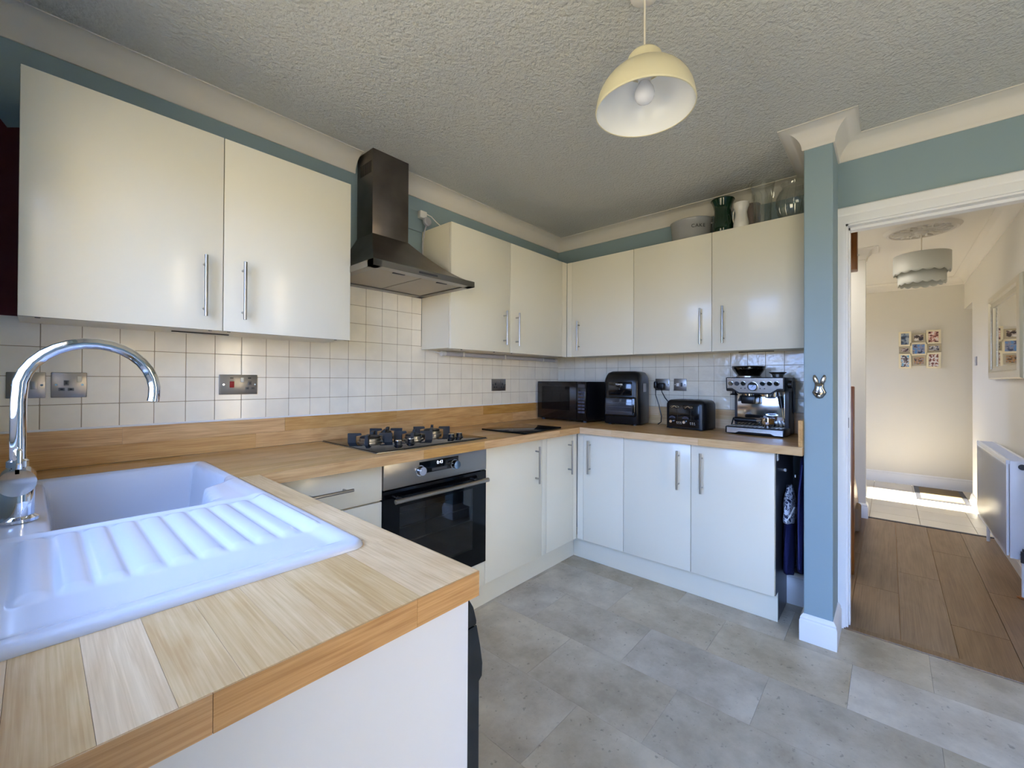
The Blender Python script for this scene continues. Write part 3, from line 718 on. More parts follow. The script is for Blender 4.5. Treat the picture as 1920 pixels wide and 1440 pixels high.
# ------------------------------------------------------------------ hob
t = thing('gas_hob', 'black glass four-burner gas hob set in the worktop', 'hob', (-1.73, -.3, ZW))
HX = (-2.052, -1.412); HY = (-.548, -.050)
obj('trim', bx(NB(), HX[0]-.003, HX[1]+.003, HY[0]-.003, HY[1]+.003, ZW+.0005, ZW+.004, .001), 'steel', t)
obj('glass_plate', bx(NB(), HX[0], HX[1], HY[0], HY[1], ZW+.003, ZW+.008, .002), 'black_glass', t)
ZH = ZW+.008
for cx, cy, r in ((-1.925, -.275, .050), (-1.765, -.155, .030), (-1.735, -.355, .042), (-1.545, -.255, .046)):
    bn = obj('burner', lathe(NB(), [(0, 0), (r+.008, 0), (r+.008, .006), (r, .008), (r, .020), (r-.004, .023), (0, .023)], 32, (cx, cy, ZH)), 'steel', t)
    sub(obj('burner_cap', lathe(NB(), [(0, .022), (r-.003, .022), (r-.003, .027), (r-.01, .031), (0, .031)], 32, (cx, cy, ZH)), 'black_matt', bn))
    for q in range(4):
        b = NB()
        a = q*PI/2+PI/4+.1; c_, s_ = math.cos(a), math.sin(a)
        fin = [(r+.016, 0), (r+.052, 0), (r+.052, .044), (r-.006, .044), (r-.010, .034), (r+.016, .030)]
        A = []; B_ = []
        for u, v in fin:
            A.append(b.verts.new((cx+c_*u-s_*.007, cy+s_*u+c_*.007, ZH+v))); B_.append(b.verts.new((cx+c_*u+s_*.007, cy+s_*u-c_*.007, ZH+v)))
        n = len(fin); b.faces.new(A); b.faces.new(B_[::-1])
        for i in range(n): b.faces.new((A[i], B_[i], B_[(i+1) % n], A[(i+1) % n]))
        obj('pan_support', b, 'black_matt', t, sm=False)
for kx, ky in ((-1.897, -.470), (-1.822, -.458), (-1.578, -.460), (-1.520, -.455)):
    kb = obj('knob', lathe(NB(), [(0, 0), (.020, 0), (.020, .004), (.016, .006), (.015, .024), (0, .024)], 24, (kx, ky, ZH)), 'black', t)
    sub(obj('knob_cap', lathe(NB(), [(0, .024), (.0145, .024), (.0135, .0265), (0, .0265)], 24, (kx, ky, ZH)), 'chrome', kb))

# ------------------------------------------------------------------ cooker hood
t = thing('cooker_hood', 'dark stainless chimney cooker hood above the hob', 'cooker hood', (-1.74, -.2, 1.71))
obj('chimney', bx(NB(), -1.857, -1.642, -.164, -.007, 1.965, ZC-.0005, .001), 'hood', t)
rx0, rx1, ry = -2.036, -1.444, -.484; cx0, cx1, cy = -1.857, -1.642, -.164
b = NB(); rings = []; n = 14
for i in range(n+1):
    s = i/n; e = s**.82; z = 1.740+.228*(s**1.12)
    x0 = rx0+(cx0-rx0)*e; x1 = rx1+(cx1-rx1)*e; yf = ry+(cy-ry)*e
    rings.append([b.verts.new(v) for v in ((x0, -.008, z), (x0, yf, z), (x1, yf, z), (x1, -.008, z))])
for a, c in zip(rings, rings[1:]):
    for k in range(4): b.faces.new((a[k], a[(k+1) % 4], c[(k+1) % 4], c[k]))
obj('canopy', b, 'hood', t, ang=25)
b = NB()
for x0, x1, y0, y1 in ((rx0, rx1, ry, ry+.05), (rx0, rx1, -.06, -.008), (rx0, rx0+.04, ry, -.008), (rx1-.04, rx1, ry, -.008)): bx(b, x0, x1, y0, y1, 1.712, 1.741)
obj('rim', b, 'brushed_oven', t, sm=False)
for x0, x1 in ((rx0+.045, -1.743), (-1.737, rx1-.045)):
    fo = obj('filter', bx(NB(), x0, x1, ry+.055, -.065, 1.716, 1.724, .001), 'filter', t)
    sub(obj('latch', bx(NB(), (x0+x1)/2-.03, (x0+x1)/2+.03, ry+.058, ry+.075, 1.712, 1.717, .001), 'black', fo))
for k in range(9): obj('vent_slot', bx(NB(), -1.8582, -1.8568, -.048-.0125*k, -.042-.0125*k, 2.285, 2.345), 'black_matt', t, sm=False)
obj('button_strip', bx(NB(), -1.80, -1.69, ry-.0005, ry+.01, 1.7205, 1.7305), 'dark_grey', t, sm=False)

# hood socket, plug and flexes
t = thing('wall_socket', 'painted-over socket beside the hood chimney', 'socket', (-1.49, 0, 2.18))
obj('plate', bx(NB(), -1.555, -1.435, -.012, .0005, 2.115, 2.235, .003), 'blue', t)
t = thing('plug', 'white round plug adapter in the socket beside the hood', 'plug', (-1.44, -.01, 2.19))
obj('body', bx(NB(), -1.475, -1.425, -.045, -.012, 2.19, 2.235, .006), 'white_plastic', t)
_o = obj('flex_outlet', lathe(NB(), [(0, 0), (.026, 0), (.026, .016), (.018, .022), (0, .022)], 28), 'grey_plastic', t)
_o.data.transform(Matrix.Translation((-1.433, -.045, 2.172)) @ Matrix.Rotation(PI/2, 4, 'X'))
tag(obj('power_flex', tube(NB(), [(-1.428, -.04, 2.222), (-1.40, -.05, 2.213), (-1.36, -.05, 2.19), (-1.31, -.06, 2.16), (-1.26, -.08, 2.135), (-1.20, -.1, 2.126)], .003, 8), 'white_plastic'), 'thin white flex running from plug onto the cabinet top', 'flex')
tag(obj('power_flex', tube(NB(), [(-1.436, -.05, 2.150), (-1.4365, -.03, 2.11), (-1.438, -.018, 2.05), (-1.4375, -.016, 1.95), (-1.4385, -.018, 1.86)], .004, 8), 'grey_plastic'), 'grey flex hanging from plug down behind the hood', 'flex')

# ------------------------------------------------------------------ under-cabinet tube light
t = thing('under_cabinet_light', 'unlit tube light below the wall cabinet by the corner', 'light', (-.75, -.05, 1.37))
obj('tube', cyl(NB(), (-1.30, -.055, ZB-.017), (-.13, -.055, ZB-.017), .0135, seg=20), 'tube', t)
for xa in (-1.32, -.135): obj('end_cap', cyl(NB(), (xa, -.055, ZB-.017), (xa+.03, -.055, ZB-.017), .016, seg=20), 'white_plastic', t)
for xa in (-1.15, -.75, -.3): obj('clip', bx(NB(), xa, xa+.012, -.07, -.04, ZB-.032, ZB-.0005, .003), 'white_plastic', t)
obj('lead', tube(NB(), [(-1.318, -.055, ZB-.015), (-1.345, -.05, ZB-.013), (-1.37, -.04, ZB-.006), (-1.395, -.03, ZB-.003)], .004, 8), 'white_plastic', t)

# ------------------------------------------------------------------ sockets and switches
def plate(label, cat, face, a0, a1, z0, z1, name='wall_socket'):
    t = thing(name, label, cat, P(face, (a0+a1)/2, .007, z0))
    lo, hi = min(a0, a1), max(a0, a1)
    obj('plate', fbox(NB(), face, lo, hi, .0064, .0125, z0, z1, .0018), 'socket_metal', t)
    return t
def pins(t, face, a, z, s=1):
    for da, dz, w, h in ((0, .014, .006, .0085), (-.011*s, -.008, .0075, .005), (.011*s, -.008, .0075, .005)):
        o = obj('pin_shutter', fbox(NB(), face, a+da-w, a+da+w, .0115, .0132, z+dz-h, z+dz+h, .0006), 'socket_insert', t)
        sub(obj('slot', fbox(NB(), face, a+da-w*.45, a+da+w*.45, .0125, .0135, z+dz-h*.5, z+dz+h*.5), 'black', o, sm=False))
def screws(t, face, aa, z):
    for a in aa:
        p, q = P(face, a, .0115, z), P(face, a, .0138, z); obj('screw', cyl(NB(), p, q, .0035, seg=12), 'chrome', t)
t = plate('brushed metal fused switch partly hidden behind the tap', 'switch', 'A', -3.056, -2.970, 1.153, 1.239, 'wall_switch')
obj('rocker', fbox(NB(), 'A', -3.004, -2.989, .012, .0155, 1.182, 1.209, .001), 'socket_metal', t); screws(t, 'A', (-3.043, -2.979), 1.196)
obj('fuse_holder', fbox(NB(), 'A', -3.036, -3.016, .012, .014, 1.184, 1.207, .001), 'dark_grey', t)
t = plate('brushed metal single socket just right of the tap', 'socket', 'A', -2.958, -2.872, 1.153, 1.239)
pins(t, 'A', -2.922, 1.189); obj('rocker', fbox(NB(), 'A', -2.896, -2.885, .012, .016, 1.206, 1.226, .001), 'rocker', t); screws(t, 'A', (-2.946, -2.883), 1.197)
t = plate('brushed metal cooker switch with red rocker and socket', 'switch', 'A', -2.476, -2.331, 1.152, 1.238, 'cooker_switch')
obj('rocker', fbox(NB(), 'A', -2.438, -2.421, .012, .0165, 1.182, 1.209, .0015), 'red_rocker', t)
obj('rocker', fbox(NB(), 'A', -2.396, -2.385, .012, .016, 1.205, 1.225, .001), 'rocker', t)
for aa in (-2.430, -2.362): obj('neon', fbox(NB(), 'A', aa-.006, aa+.006, .012, .0132, 1.221, 1.2255), 'black', t, sm=False)
pins(t, 'A', -2.360, 1.187); screws(t, 'A', (-2.460, -2.341), 1.195)
t = plate('dark brushed double socket left of the microwave', 'socket', 'A', -.826, -.680, 1.141, 1.228)
for aa in (-.79, -.716): pins(t, 'A', aa, 1.176)
for aa in (-.766, -.74): obj('rocker', fbox(NB(), 'A', aa-.005, aa+.005, .012, .016, 1.196, 1.214, .001), 'socket_metal', t)
screws(t, 'A', (-.818, -.688), 1.185)
t = plate('chrome socket with black plugs between air fryer and toaster', 'socket', 'B', -.868, -.972, 1.150, 1.234)
obj('rocker', fbox(NB(), 'B', -.962, -.952, .012, .016, 1.2, 1.22, .001), 'rocker', t); screws(t, 'B', (-.965, -.875), 1.192)
t = plate('chrome fused switch above the toaster', 'switch', 'B', -1.002, -1.089, 1.151, 1.235, 'wall_switch')
obj('rocker', fbox(NB(), 'B', -1.062, -1.050, .012, .016, 1.18, 1.206, .001), 'dark_grey', t)
obj('fuse_holder', fbox(NB(), 'B', -1.038, -1.020, .012, .0145, 1.182, 1.204, .001), 'white_plastic', t); screws(t, 'B', (-1.079, -1.011), 1.193)
t = thing('plug', 'black plug in the chrome socket behind the toaster', 'plug', (-.02, -.92, 1.18))
obj('body', bx(NB(), -.048, -.0125, -.945, -.895, 1.158, 1.205, .010, 3), 'black', t)
obj('lead', tube(NB(), [(-.04, -.925, 1.165), (-.055, -.935, 1.14), (-.05, -.955, 1.10), (-.04, -.985, 1.06), (-.035, -1.0, 1.0), (-.04, -1.02, .95), (-.05, -1.04, ZW+.012)], .0035, 8), 'black', t)
t = thing('plug', 'black plug tight behind the air fryer side', 'plug', (-.02, -.88, 1.18))
obj('body', bx(NB(), -.05, -.0125, -.893, -.870, 1.165, 1.215, .008, 3), 'black', t)
obj('lead', tube(NB(), [(-.045, -.885, 1.17), (-.07, -.895, 1.12), (-.06, -.915, 1.05), (-.05, -.93, .97), (-.07, -.935, .93), (-.10, -.925, ZW+.006)], .0035, 8), 'black', t)

# ------------------------------------------------------------------ sink
def make_sink():
    X0, X1, Y0, Y1 = -3.085, -2.576, -1.408, -.262
    step = .0045; nx = int((X1-X0)/step); ny = int((Y1-Y0)/step)
    bowl = [(-2.978, -.290), (-2.618, -.300), (-2.598, -.60), (-2.612, -.655), (-2.672, -.70), (-2.690, -.858), (-2.722, -.884), (-2.972, -.880)]
    def sdf(x, y, poly):
        best = 1e9; ins = False; n = len(poly)
        for i in range(n):
            ax, ay = poly[i]; bx_, by = poly[(i+1) % n]
            ex, ey = bx_-ax, by-ay; wx, wy = x-ax, y-ay
            tt = max(0, min(1, (wx*ex+wy*ey)/(ex*ex+ey*ey))); dx, dy = wx-ex*tt, wy-ey*tt
            best = min(best, dx*dx+dy*dy)
            if (ay > y) != (by > y) and x < (bx_-ax)*(y-ay)/(by-ay)+ax: ins = not ins
        d = math.sqrt(best); return -d if ins else d
    ss = lambda e0, e1, v: (lambda q: q*q*(3-2*q))(max(0, min(1, (v-e0)/(e1-e0))))
    b = NB(); V = {}
    for i in range(nx+1):
        x = X0+(X1-X0)*i/nx
        for j in range(ny+1):
            y = Y0+(Y1-Y0)*j/ny
            # rounded outer corners
            px, py = x, y; rc = .03
            qx = min(x-X0, X1-x); qy = min(y-Y0, Y1-y)
            de = min(qx, qy)
            if qx < rc and qy < rc:
                dd = math.hypot(rc-qx, rc-qy); de = rc-dd
                if dd > rc:
                    ccx = X0+rc if x-X0 < rc else X1-rc; ccy = Y0+rc if y-Y0 < rc else Y1-rc
                    px = ccx+(x-ccx)*rc/dd; py = ccy+(y-ccy)*rc/dd; de = 0
            z = ZW+.0015+.0105*math.sqrt(max(0, 1-(1-min(1, de/.016))**2))
            z -= .004*ss(.03, .055, de)
            sd = sdf(x, y, bowl)
            if sd < .02:
                z -= .006*(1-ss(-.004, .02, sd))
                z -= .155*(1-ss(-.026, -.001, sd))
            # drainer, lowered a little, with raised rounded bars
            if y < -.90:
                fr = ss(-1.40, -1.34, y)*(1-ss(-.915, -.895, y))*ss(X0+.03, X0+.075, x)*(1-ss(X1-.05, X1-.02, x))
                z -= .0045*fr
                ph = ((x+2.972)/.0424) % 1.0
                bar = math.sqrt(max(0, 1-((ph-.5)/.40)**2)) if abs(ph-.5) < .40 else 0
                ln = ss(-1.268, -1.235, y)*(1-ss(-.945, -.915, y))
                if -3.02 < x < -2.602: z += .0068*bar*ln
            V[i, j] = b.verts.new((px, py, z))
    for i in range(nx):
        for j in range(ny): b.faces.new((V[i, j], V[i+1, j], V[i+1, j+1], V[i, j+1]))
    # skirt down to the worktop
    ring = [(i, 0) for i in range(nx)]+[(nx, j) for j in range(ny)]+[(i, ny) for i in range(nx, 0, -1)]+[(0, j) for j in range(ny, 0, -1)]
    low = [b.verts.new((V[k].co.x, V[k].co.y, ZW+.0002)) for k in ring]
    for q in range(len(ring)):
        r = (q+1) % len(ring); b.faces.new((V[ring[q]], low[q], low[r], V[ring[r]]))
    return b
t = thing('sink', 'white sink with ribbed drainer set in the oak worktop', 'sink', (-2.83, -.83, ZW))
obj('basin', make_sink(), 'sink', t, ang=60)
obj('waste', lathe(NB(), [(0, .004), (.03, .003), (.043, .004), (.045, 0)], 32, (-2.80, -.56, ZW-.156)), 'chrome', t)

# ------------------------------------------------------------------ tap
t = thing('tap', 'chrome swan-neck mixer tap behind the sink bowl', 'tap', (-3.015, -.765, ZW+.008))
tx, ty = -3.015, -.765
obj('base', lathe(NB(), [(0, 0), (.031, 0), (.031, .006), (.026, .010), (.0245, .012), (.0245, .085), (.020, .098), (.0, .1)], 40, (tx, ty, ZW+.0095)), 'chrome', t)
hb = obj('handle_body', cyl(NB(), (tx, ty+.028, 1.006), (tx, ty-.040, 1.006), .0275, seg=40), 'chrome', t)
b = bx(NB(), tx-.007, tx+.007, ty-.040, ty-.026, 1.02, 1.075, .004); sub(obj('lever', b, 'chrome', hb))
pts = [(tx, ty, 1.02), (tx, ty, 1.10), (tx, ty, 1.17)]
for i in range(1, 17):
    a = PI-PI*1.04*i/16; pts.append((tx+.110+.110*math.cos(a), ty-.004*i/16, 1.19+.110*math.sin(a)))
pts.append((pts[-1][0]-.002, pts[-1][1], pts[-1][2]-.012))
obj('spout', tube(NB(), pts, .0122, 24), 'chrome', t)
obj('collar', lathe(NB(), [(.0122, 0), (.0165, .002), (.0165, .014), (.0122, .018)], 28, (tx, ty, 1.032)), 'chrome', t)

# ------------------------------------------------------------------ chopping board
t = tag(obj('chopping_board', bx(NB(), -.195, .195, -.165, .165, 0, .011, .003), 'black_glass'), 'thin black glass board lying on the worktop by the corner', 'chopping board')
t.location = (-.965, -.415, ZW+.0005); t.rotation_euler = (0, 0, math.radians(3))

# ------------------------------------------------------------------ microwave (local: x right, -y front)
t = thing('microwave', 'black microwave oven in the worktop corner', 'microwave', (-.335, -.268, ZW), -94)
w = .235
obj('body', bx(NB(), -w, w, 0.012, .285, .012, .300, .004), 'black', t)
fr = obj('door', bx(NB(), -w, .150, -.006, .012, .014, .300, .003), 'black_gloss', t)
obj('window', bx(NB(), -.19, .085, -.0075, -.0055, .085, .262), 'black_glass', fr)
cp = obj('control_panel', bx(NB(), .152, w, -.006, .012, .014, .300, .003), 'black_gloss', t)
obj('clock_display', bx(NB(), .164, .224, -.0072, -.0058, .255, .280), 'dark_grey', cp, sm=False)
for r in range(7):
    for c in range(3 if r in (1, 2) else 2):
        n = 3 if r in (1, 2) else 2; ww = .062/n
        obj('button', bx(NB(), .163+c*ww, .163+(c+1)*ww-.003, -.0075, -.0058, .07+.024*(6-r), .07+.024*(6-r)+.015, .0006), 'print_grey', cp, sm=False)
for fx in (-.2, .2):
    for fy in (.03, .26): obj('foot', cyl(NB(), (fx, fy, .0006), (fx, fy, .013), .014, seg=16), 'dark_grey', t)
obj('badge', bx(NB(), -.225, -.19, -.0068, -.0058, .286, .290), 'print_grey', t, sm=False)

t = thing('smart_speaker', 'small pale rounded speaker on top of the microwave', 'speaker', (-.24, -.468, ZW+.3005))
obj('body', lathe(NB(), [(0, 0), (.034, 0), (.046, .008), (.050, .019), (.046, .030), (.034, .038), (0, .041)], 36), 'speaker', t)
obj('base_ring', lathe(NB(), [(.034, .0005), (.0365, .0015), (.0365, .004), (.034, .004)], 32), 'grey_plastic', t)

# ------------------------------------------------------------------ air fryer
t = thing('air_fryer', 'black upright air fryer oven beside the microwave', 'air fryer', (-.290, -.735, ZW), -84)
def rounded(bm, hw, y0, y1, z0, z1, rt, tilt=0.):
    """upright body: profile in y-z with rounded top, extruded across x with rounded sides"""
    prof = [(y0+.012, z0), (y0, z0+.03), (y0-.006, z0+.12), (y0, z1-rt*1.1)]
    for i in range(1, 9):
        a = PI/2*i/8; prof.append((y0+rt*1.0*(1-math.cos(a)), z1-rt*1.1+rt*1.1*math.sin(a)))
    prof += [(y1-.05, z1-.001), (y1-.015, z1-.02), (y1, z1-.06), (y1, z0+.02), (y1-.01, z0)]
    cols = [(-hw, .045), (-hw+.006, .020), (-hw+.022, .006), (-hw+.05, 0), (hw-.05, 0), (hw-.022, .006), (hw-.006, .020), (hw, .045)]
    yc, zc = (y0+y1)/2, (z0+z1)/2; rings = []
    for x, inset in cols:
        ky = 1-inset/((y1-y0)/2); kz = 1-inset*.75/((z1-z0)/2)
        rings.append([bm.verts.new((x, yc+(y-yc)*ky, z0+(z-z0)*kz)) for y, z in prof])
    k = len(prof)
    for a, c in zip(rings, rings[1:]):
        for j in range(k): bm.faces.new((a[j], a[(j+1) % k], c[(j+1) % k], c[j]))
    bm.faces.new(rings[0]); bm.faces.new(rings[-1][::-1])
    return bm
obj('body', rounded(NB(), .132, 0, .25, .008, .375, .075), 'black', t, ang=50)
cp = obj('touch_panel', bx(NB(), -.085, .085, -.0085, .02, .205, .300, .006), 'black_gloss', t)
text('brand_lettering', 'TOWER', .0145, 'print_white', Matrix.Translation((-.005, -.0088, .281)) @ Matrix.Rotation(PI/2, 4, 'X'), cp)
obj('dial_light', cyl(NB(), (-.002, -.0092, .250), (-.002, -.008, .250), .004, seg=12), 'print_grey', cp)
dr = obj('door', bx(NB(), -.112, .112, -.012, .02, .060, .196, .012, 3), 'black_gloss', t)
obj('window', bx(NB(), -.104, .092, -.0145, -.011, .072, .186, .004), mat('smoked_basket_window', (58, 58, 62), .08, coat=.5), dr)
for zz in (.095, .125, .155): obj('rack_line', bx(NB(), -.095, .082, -.0152, -.0142, zz, zz+.002), 'print_grey', dr, sm=False)
obj('side_vent', bx(NB(), .128, .1335, .09, .15, .23, .29, .003), 'grey_plastic', t)
for fx in (-.09, .09):
    for fy in (.04, .21): obj('foot', cyl(NB(), (fx, fy, .0006), (fx, fy, .01), .012, seg=14), 'dark_grey', t)

# ------------------------------------------------------------------ toaster
t = thing('toaster', 'black four-slot toaster with chrome levers', 'toaster', (-.262, -1.160, ZW), -97)
hw, dp, hh = .128, .19, .188
def rbox(bm, hw, y0, y1, z0, z1, r, seg=5):
    bx(bm, -hw, hw, y0, y1, z0, z1); return bm
b = NB(); bx(b, -hw, hw, 0, dp, .010, hh)
es = [e for e in b.edges if all(v.co.z > .1 for v in e.verts)]
vs = [e for e in b.edges if abs(e.verts[0].co.z-e.verts[1].co.z) > .1]
bmesh.ops.bevel(b, geom=es+vs, offset=.034, segments=6, affect='EDGES', profile=.5)
obj('body', b, 'black', t, ang=40)
obj('base', bx(NB(), -hw+.008, hw-.008, .006, dp-.006, .004, .012, .003), 'black_matt', t)
for sx in (-.075, -.028, .028, .075): obj('slot', bx(NB(), sx-.013, sx+.013, .035, dp-.03, hh-.006, hh+.0006), 'black_matt', t, sm=False)
obj('front_panel', bx(NB(), -hw+.03, hw-.03, -.002, .006, .016, hh-.032, .002), 'black_gloss', t)
for s, lx in enumerate((-.058, .030)):
    lv = obj('lever', lathe(NB(), [(0, 0), (.030, 0), (.030, .004), (.027, .006), (0, .006)], 28, sy=.32), 'chrome', t)
    lv.data.transform(Matrix.Translation((lx, -.002, .142)) @ Matrix.Rotation(PI/2, 4, 'X'))
    ins = obj('lever_inset', lathe(NB(), [(0, 0), (.024, 0), (.024, .0015), (0, .0015)], 28, sy=.22), 'black', lv)
    ins.data.transform(Matrix.Translation((lx, -.0082, .142)) @ Matrix.Rotation(PI/2, 4, 'X'))
    obj('lever_grip', tube(NB(), [(lx-.018, -.011, .137), (lx-.004, -.013, .144), (lx+.002, -.013, .149), (lx+.010, -.012, .142), (lx+.020, -.011, .139)], .0028, 8), 'chrome', lv)
    obj('shade_knob', cyl(NB(), (lx-.022, -.002, .048), (lx-.022, -.016, .048), .0105, .009, seg=24), 'chrome', t)
    b = NB()
    for q in range(11):
        a = PI*(.22+.56*q/10); x_ = lx-.018+.034*math.cos(a)*.7; z_ = .060+.020*math.sin(a)
        bx(b, x_-.0022, x_+.0022, -.0028, -.0018, z_-.0035, z_+.0035)
    obj('dial_scale', b, 'print_grey', t, sm=False)
    b = NB()
    for q in range(10): bx(b, lx-.035+q*.0037, lx-.0325+q*.0037, -.0028, -.0018, .068, .0715)
    obj('dial_lettering', b, 'print_grey', t, sm=False)
    for q in range(3):
        bx_o = obj('button', cyl(NB(), (lx+.016+q*.0125, -.002, .046), (lx+.016+q*.0125, -.006, .046), .0036, seg=12), 'chrome', t)
        obj('button_legend', bx(NB(), lx+.013+q*.0125, lx+.019+q*.0125, -.0028, -.0018, .0355, .0375), 'print_white', bx_o, sm=False)
    obj('lever_slit', bx(NB(), lx+.016, lx+.019, -.0026, -.0016, .058, .132), 'black_matt', t, sm=False)
for fx in (-.1, .1):
    for fy in (.02, .17): obj('foot', cyl(NB(), (fx, fy, .0006), (fx, fy, .006), .010, seg=12), 'dark_grey', t)

# ------------------------------------------------------------------ espresso machine
t = thing('coffee_machine', 'stainless espresso machine with grinder hopper by the pier', 'coffee machine', (-.286, -1.556, ZW), -93.5)
hw = .150
obj('back_body', bx(NB(), -hw+.012, hw-.002, .125, .250, .006, .330, .006), 'dark_grey', t)
obj('splash_panel', bx(NB(), -hw+.030, hw-.022, .118, .126, .045, .262, .002), mat('mirror_steel', (205, 204, 204), .12, 1), t)
tr = obj('drip_tray', bx(NB(), -hw, hw+.002, -.004, .135, .004, .047, .008), 'black', t)
pr = [(-hw+.012, .040), (hw-.004, .040), (hw-.004, .010), (hw-.045, .010), (hw-.062, .019), (-hw+.075, .019), (-hw+.058, .010), (-hw+.012, .010)]
obj('tray_front', prism(NB(), pr, lambda u, v, a: (u, a, v), -.0075, -.002), 'bright_steel', tr)
b = NB()
for k in range(13): bx(b, -hw+.018+k*.0215, -hw+.030+k*.0215, .01, .112, .0465, .0495, .0006)
obj('grate', b, 'steel', tr)
hd = obj('head', bx(NB(), -hw+.001, hw+.001, .008, .250, .250, .332, .007), 'black', t)
pr = [(-hw+.012, .326), (hw-.004, .326), (hw-.004, .268), (hw-.030, .268), (hw-.065, .244), (-hw+.075, .244), (-hw+.040, .268), (-hw+.012, .268)]
cpn = obj('control_panel', prism(NB(), pr, lambda u, v, a: (u, a-(v-.244)*.08, v), .000, .010), 'bright_steel', t)
pr = [(-hw+.004, .330), (hw, .330), (hw, .262), (hw-.028, .262), (hw-.062, .236), (-hw+.072, .236), (-hw+.038, .262), (-hw+.004, .262)]
obj('panel_surround', prism(NB(), pr, lambda u, v, a: (u, a-(v-.244)*.06, v), .006, .03), 'black', t)
for i, kx in enumerate((-.118, -.085, -.051, .048, .082, .116)):
    k_ = obj('button', cyl(NB(), (kx, .001, .297), (kx, -.009, .296), .0115, seg=24), 'dark_grey' if i == 1 else 'chrome', cpn)
    _r = obj('button_ring', lathe(NB(), [(.0115, 0), (.0145, 0), (.0145, .003), (.0115, .003)], 24), 'black', k_)
    _r.data.transform(Matrix.Translation((kx, -.0015, .297)) @ Matrix.Rotation(PI/2, 4, 'X'))
gx = -.002
g_ = obj('pressure_gauge', cyl(NB(), (gx, .002, .280), (gx, -.009, .279), .0255, seg=36), 'chrome', cpn)
obj('gauge_face', cyl(NB(), (gx, -.0085, .279), (gx, -.0098, .279), .0205, seg=36), 'gauge', g_)
_n = obj('needle', bx(NB(), gx-.001, gx+.001, -.0106, -.0098, .272, .292), 'print_dark', g_, sm=False)
_n.data.transform(Matrix.Translation((gx, 0, .279)) @ Matrix.Rotation(.7, 4, 'Y') @ Matrix.Translation((-gx, 0, -.279)))
for lx in (-.063, -.042, .035, .057): obj('indicator', cyl(NB(), (lx, 0, .268), (lx, -.004, .268), .0028, seg=10), 'print_dark', cpn)
obj('grinder_outlet', cyl(NB(), (-.040, .062, .250), (-.040, .062, .222), .030, .028, seg=28), 'chrome', t)
cr_ = obj('grinder_cradle', bx(NB(), -.075, .000, .030, .118, .178, .226, .008), 'black', t)
obj('cradle_fork', prism(NB(), [(-.082, .190), (-.070, .205), (-.070, .226), (-.082, .200)], lambda u, v, a: (u-.004, a, v), .02, .07), 'black', cr_)
obj('group_head', cyl(NB(), (.052, .062, .250), (.052, .062, .222), .034, .033, seg=32), 'chrome', t)
obj('hot_water_spout', cyl(NB(), (.098, .040, .250), (.098, .040, .222), .008, .006, seg=14), 'chrome', t)
obj('grind_dial', cyl(cyl(NB(), (-hw+.030, .06, .25), (-hw+.030, .06, .236), .010, seg=16), (-hw+.030, .06, .236), (-hw+.030, .06, .226), .017, .024, seg=20), 'black', t)
sw = obj('steam_wand', tube(NB(), [(.118, .055, .252), (.122, .050, .232), (.130, .04, .19), (.140, .025, .13), (.148, .012, .085)], [.008, .0075, .005, .0045, .0042], 12), 'chrome', t)
obj('wand_grip', tube(NB(), [(.121, .050, .225), (.128, .042, .185), (.133, .034, .160)], [.0125, .0125, .008], 14), 'black', sw)
obj('steam_dial', cyl(NB(), (hw, .10, .292), (hw+.018, .10, .292), .024, .021, seg=28), 'black', t)
obj('side_grip', bx(NB(), hw-.001, hw+.006, .20, .24, .13, .31, .003), 'dark_grey', t)
hp = obj('bean_hopper', lathe(NB(), [(0, .332), (.060, .332), (.062, .345), (.082, .372), (.089, .388), (.089, .394), (.084, .394), (.078, .376), (.056, .348), (0, .346)], 44, (-.062, .130, 0)), 'hopper', t)
obj('hopper_lid', lathe(NB(), [(0, .402), (.06, .402), (.090, .398), (.094, .394), (.090, .391), (0, .391)], 44, (-.062, .130, 0)), 'black_gloss', hp)
obj('hopper_collar', lathe(NB(), [(0, .330), (.066, .330), (.066, .339), (0, .339)], 36, (-.062, .130, 0)), 'steel', hp)
obj('power_lead', tube(NB(), [(-hw+.02, .20, .10), (-hw-.008, .17, .08), (-hw-.012, .15, .04), (-hw+.0, .16, .012)], .004, 8), 'black', t)
# loose bits standing on it
R_ = Matrix.Translation((-.286, -1.556, ZW)) @ Matrix.Rotation(math.radians(-93.5), 4, 'Z')
p_ = R_ @ Vector((.098, .10, .333))
t = thing('filter_cup', 'small steel cup on top of the coffee machine', 'cup', tuple(p_), -93.5)
obj('cup', lathe(NB(), [(0, 0), (.026, 0), (.030, .016), (.040, .024), (.041, .029), (.037, .028), (.027, .017), (.024, .003), (0, .003)], 32), 'steel', t)
obj('rim_band', lathe(NB(), [(.041, .024), (.0425, .0265), (.041, .029), (.039, .0265)], 32, close=True), 'steel', t)
p_ = R_ @ Vector((.060, .045, .050))
t = thing('portafilter', 'portafilter with black handle lying on the coffee machine tray', 'portafilter', tuple(p_), -93.5)
obj('basket', lathe(NB(), [(0, .002), (.022, .002), (.032, .012), (.034, .020), (.034, .047), (.037, .047), (.037, .052), (.031, .052), (.030, .018), (0, .012)], 32), 'chrome', t)
obj('neck', tube(NB(), [(-.032, 0, .034), (-.058, .001, .032)], [.007, .008], 12), 'chrome', t)
obj('handle', tube(NB(), [(-.054, .001, .032), (-.065, .001, .033), (-.10, .002, .033), (-.145, .003, .034), (-.170, .003, .034), (-.175, .003, .034)], [.010, .013, .0125, .015, .015, .010], 16), 'black', t)
obj('spouts', tube(NB(), [(0, -.012, .006), (0, 0, .004), (0, .012, .006)], .006, 10), 'chrome', t)

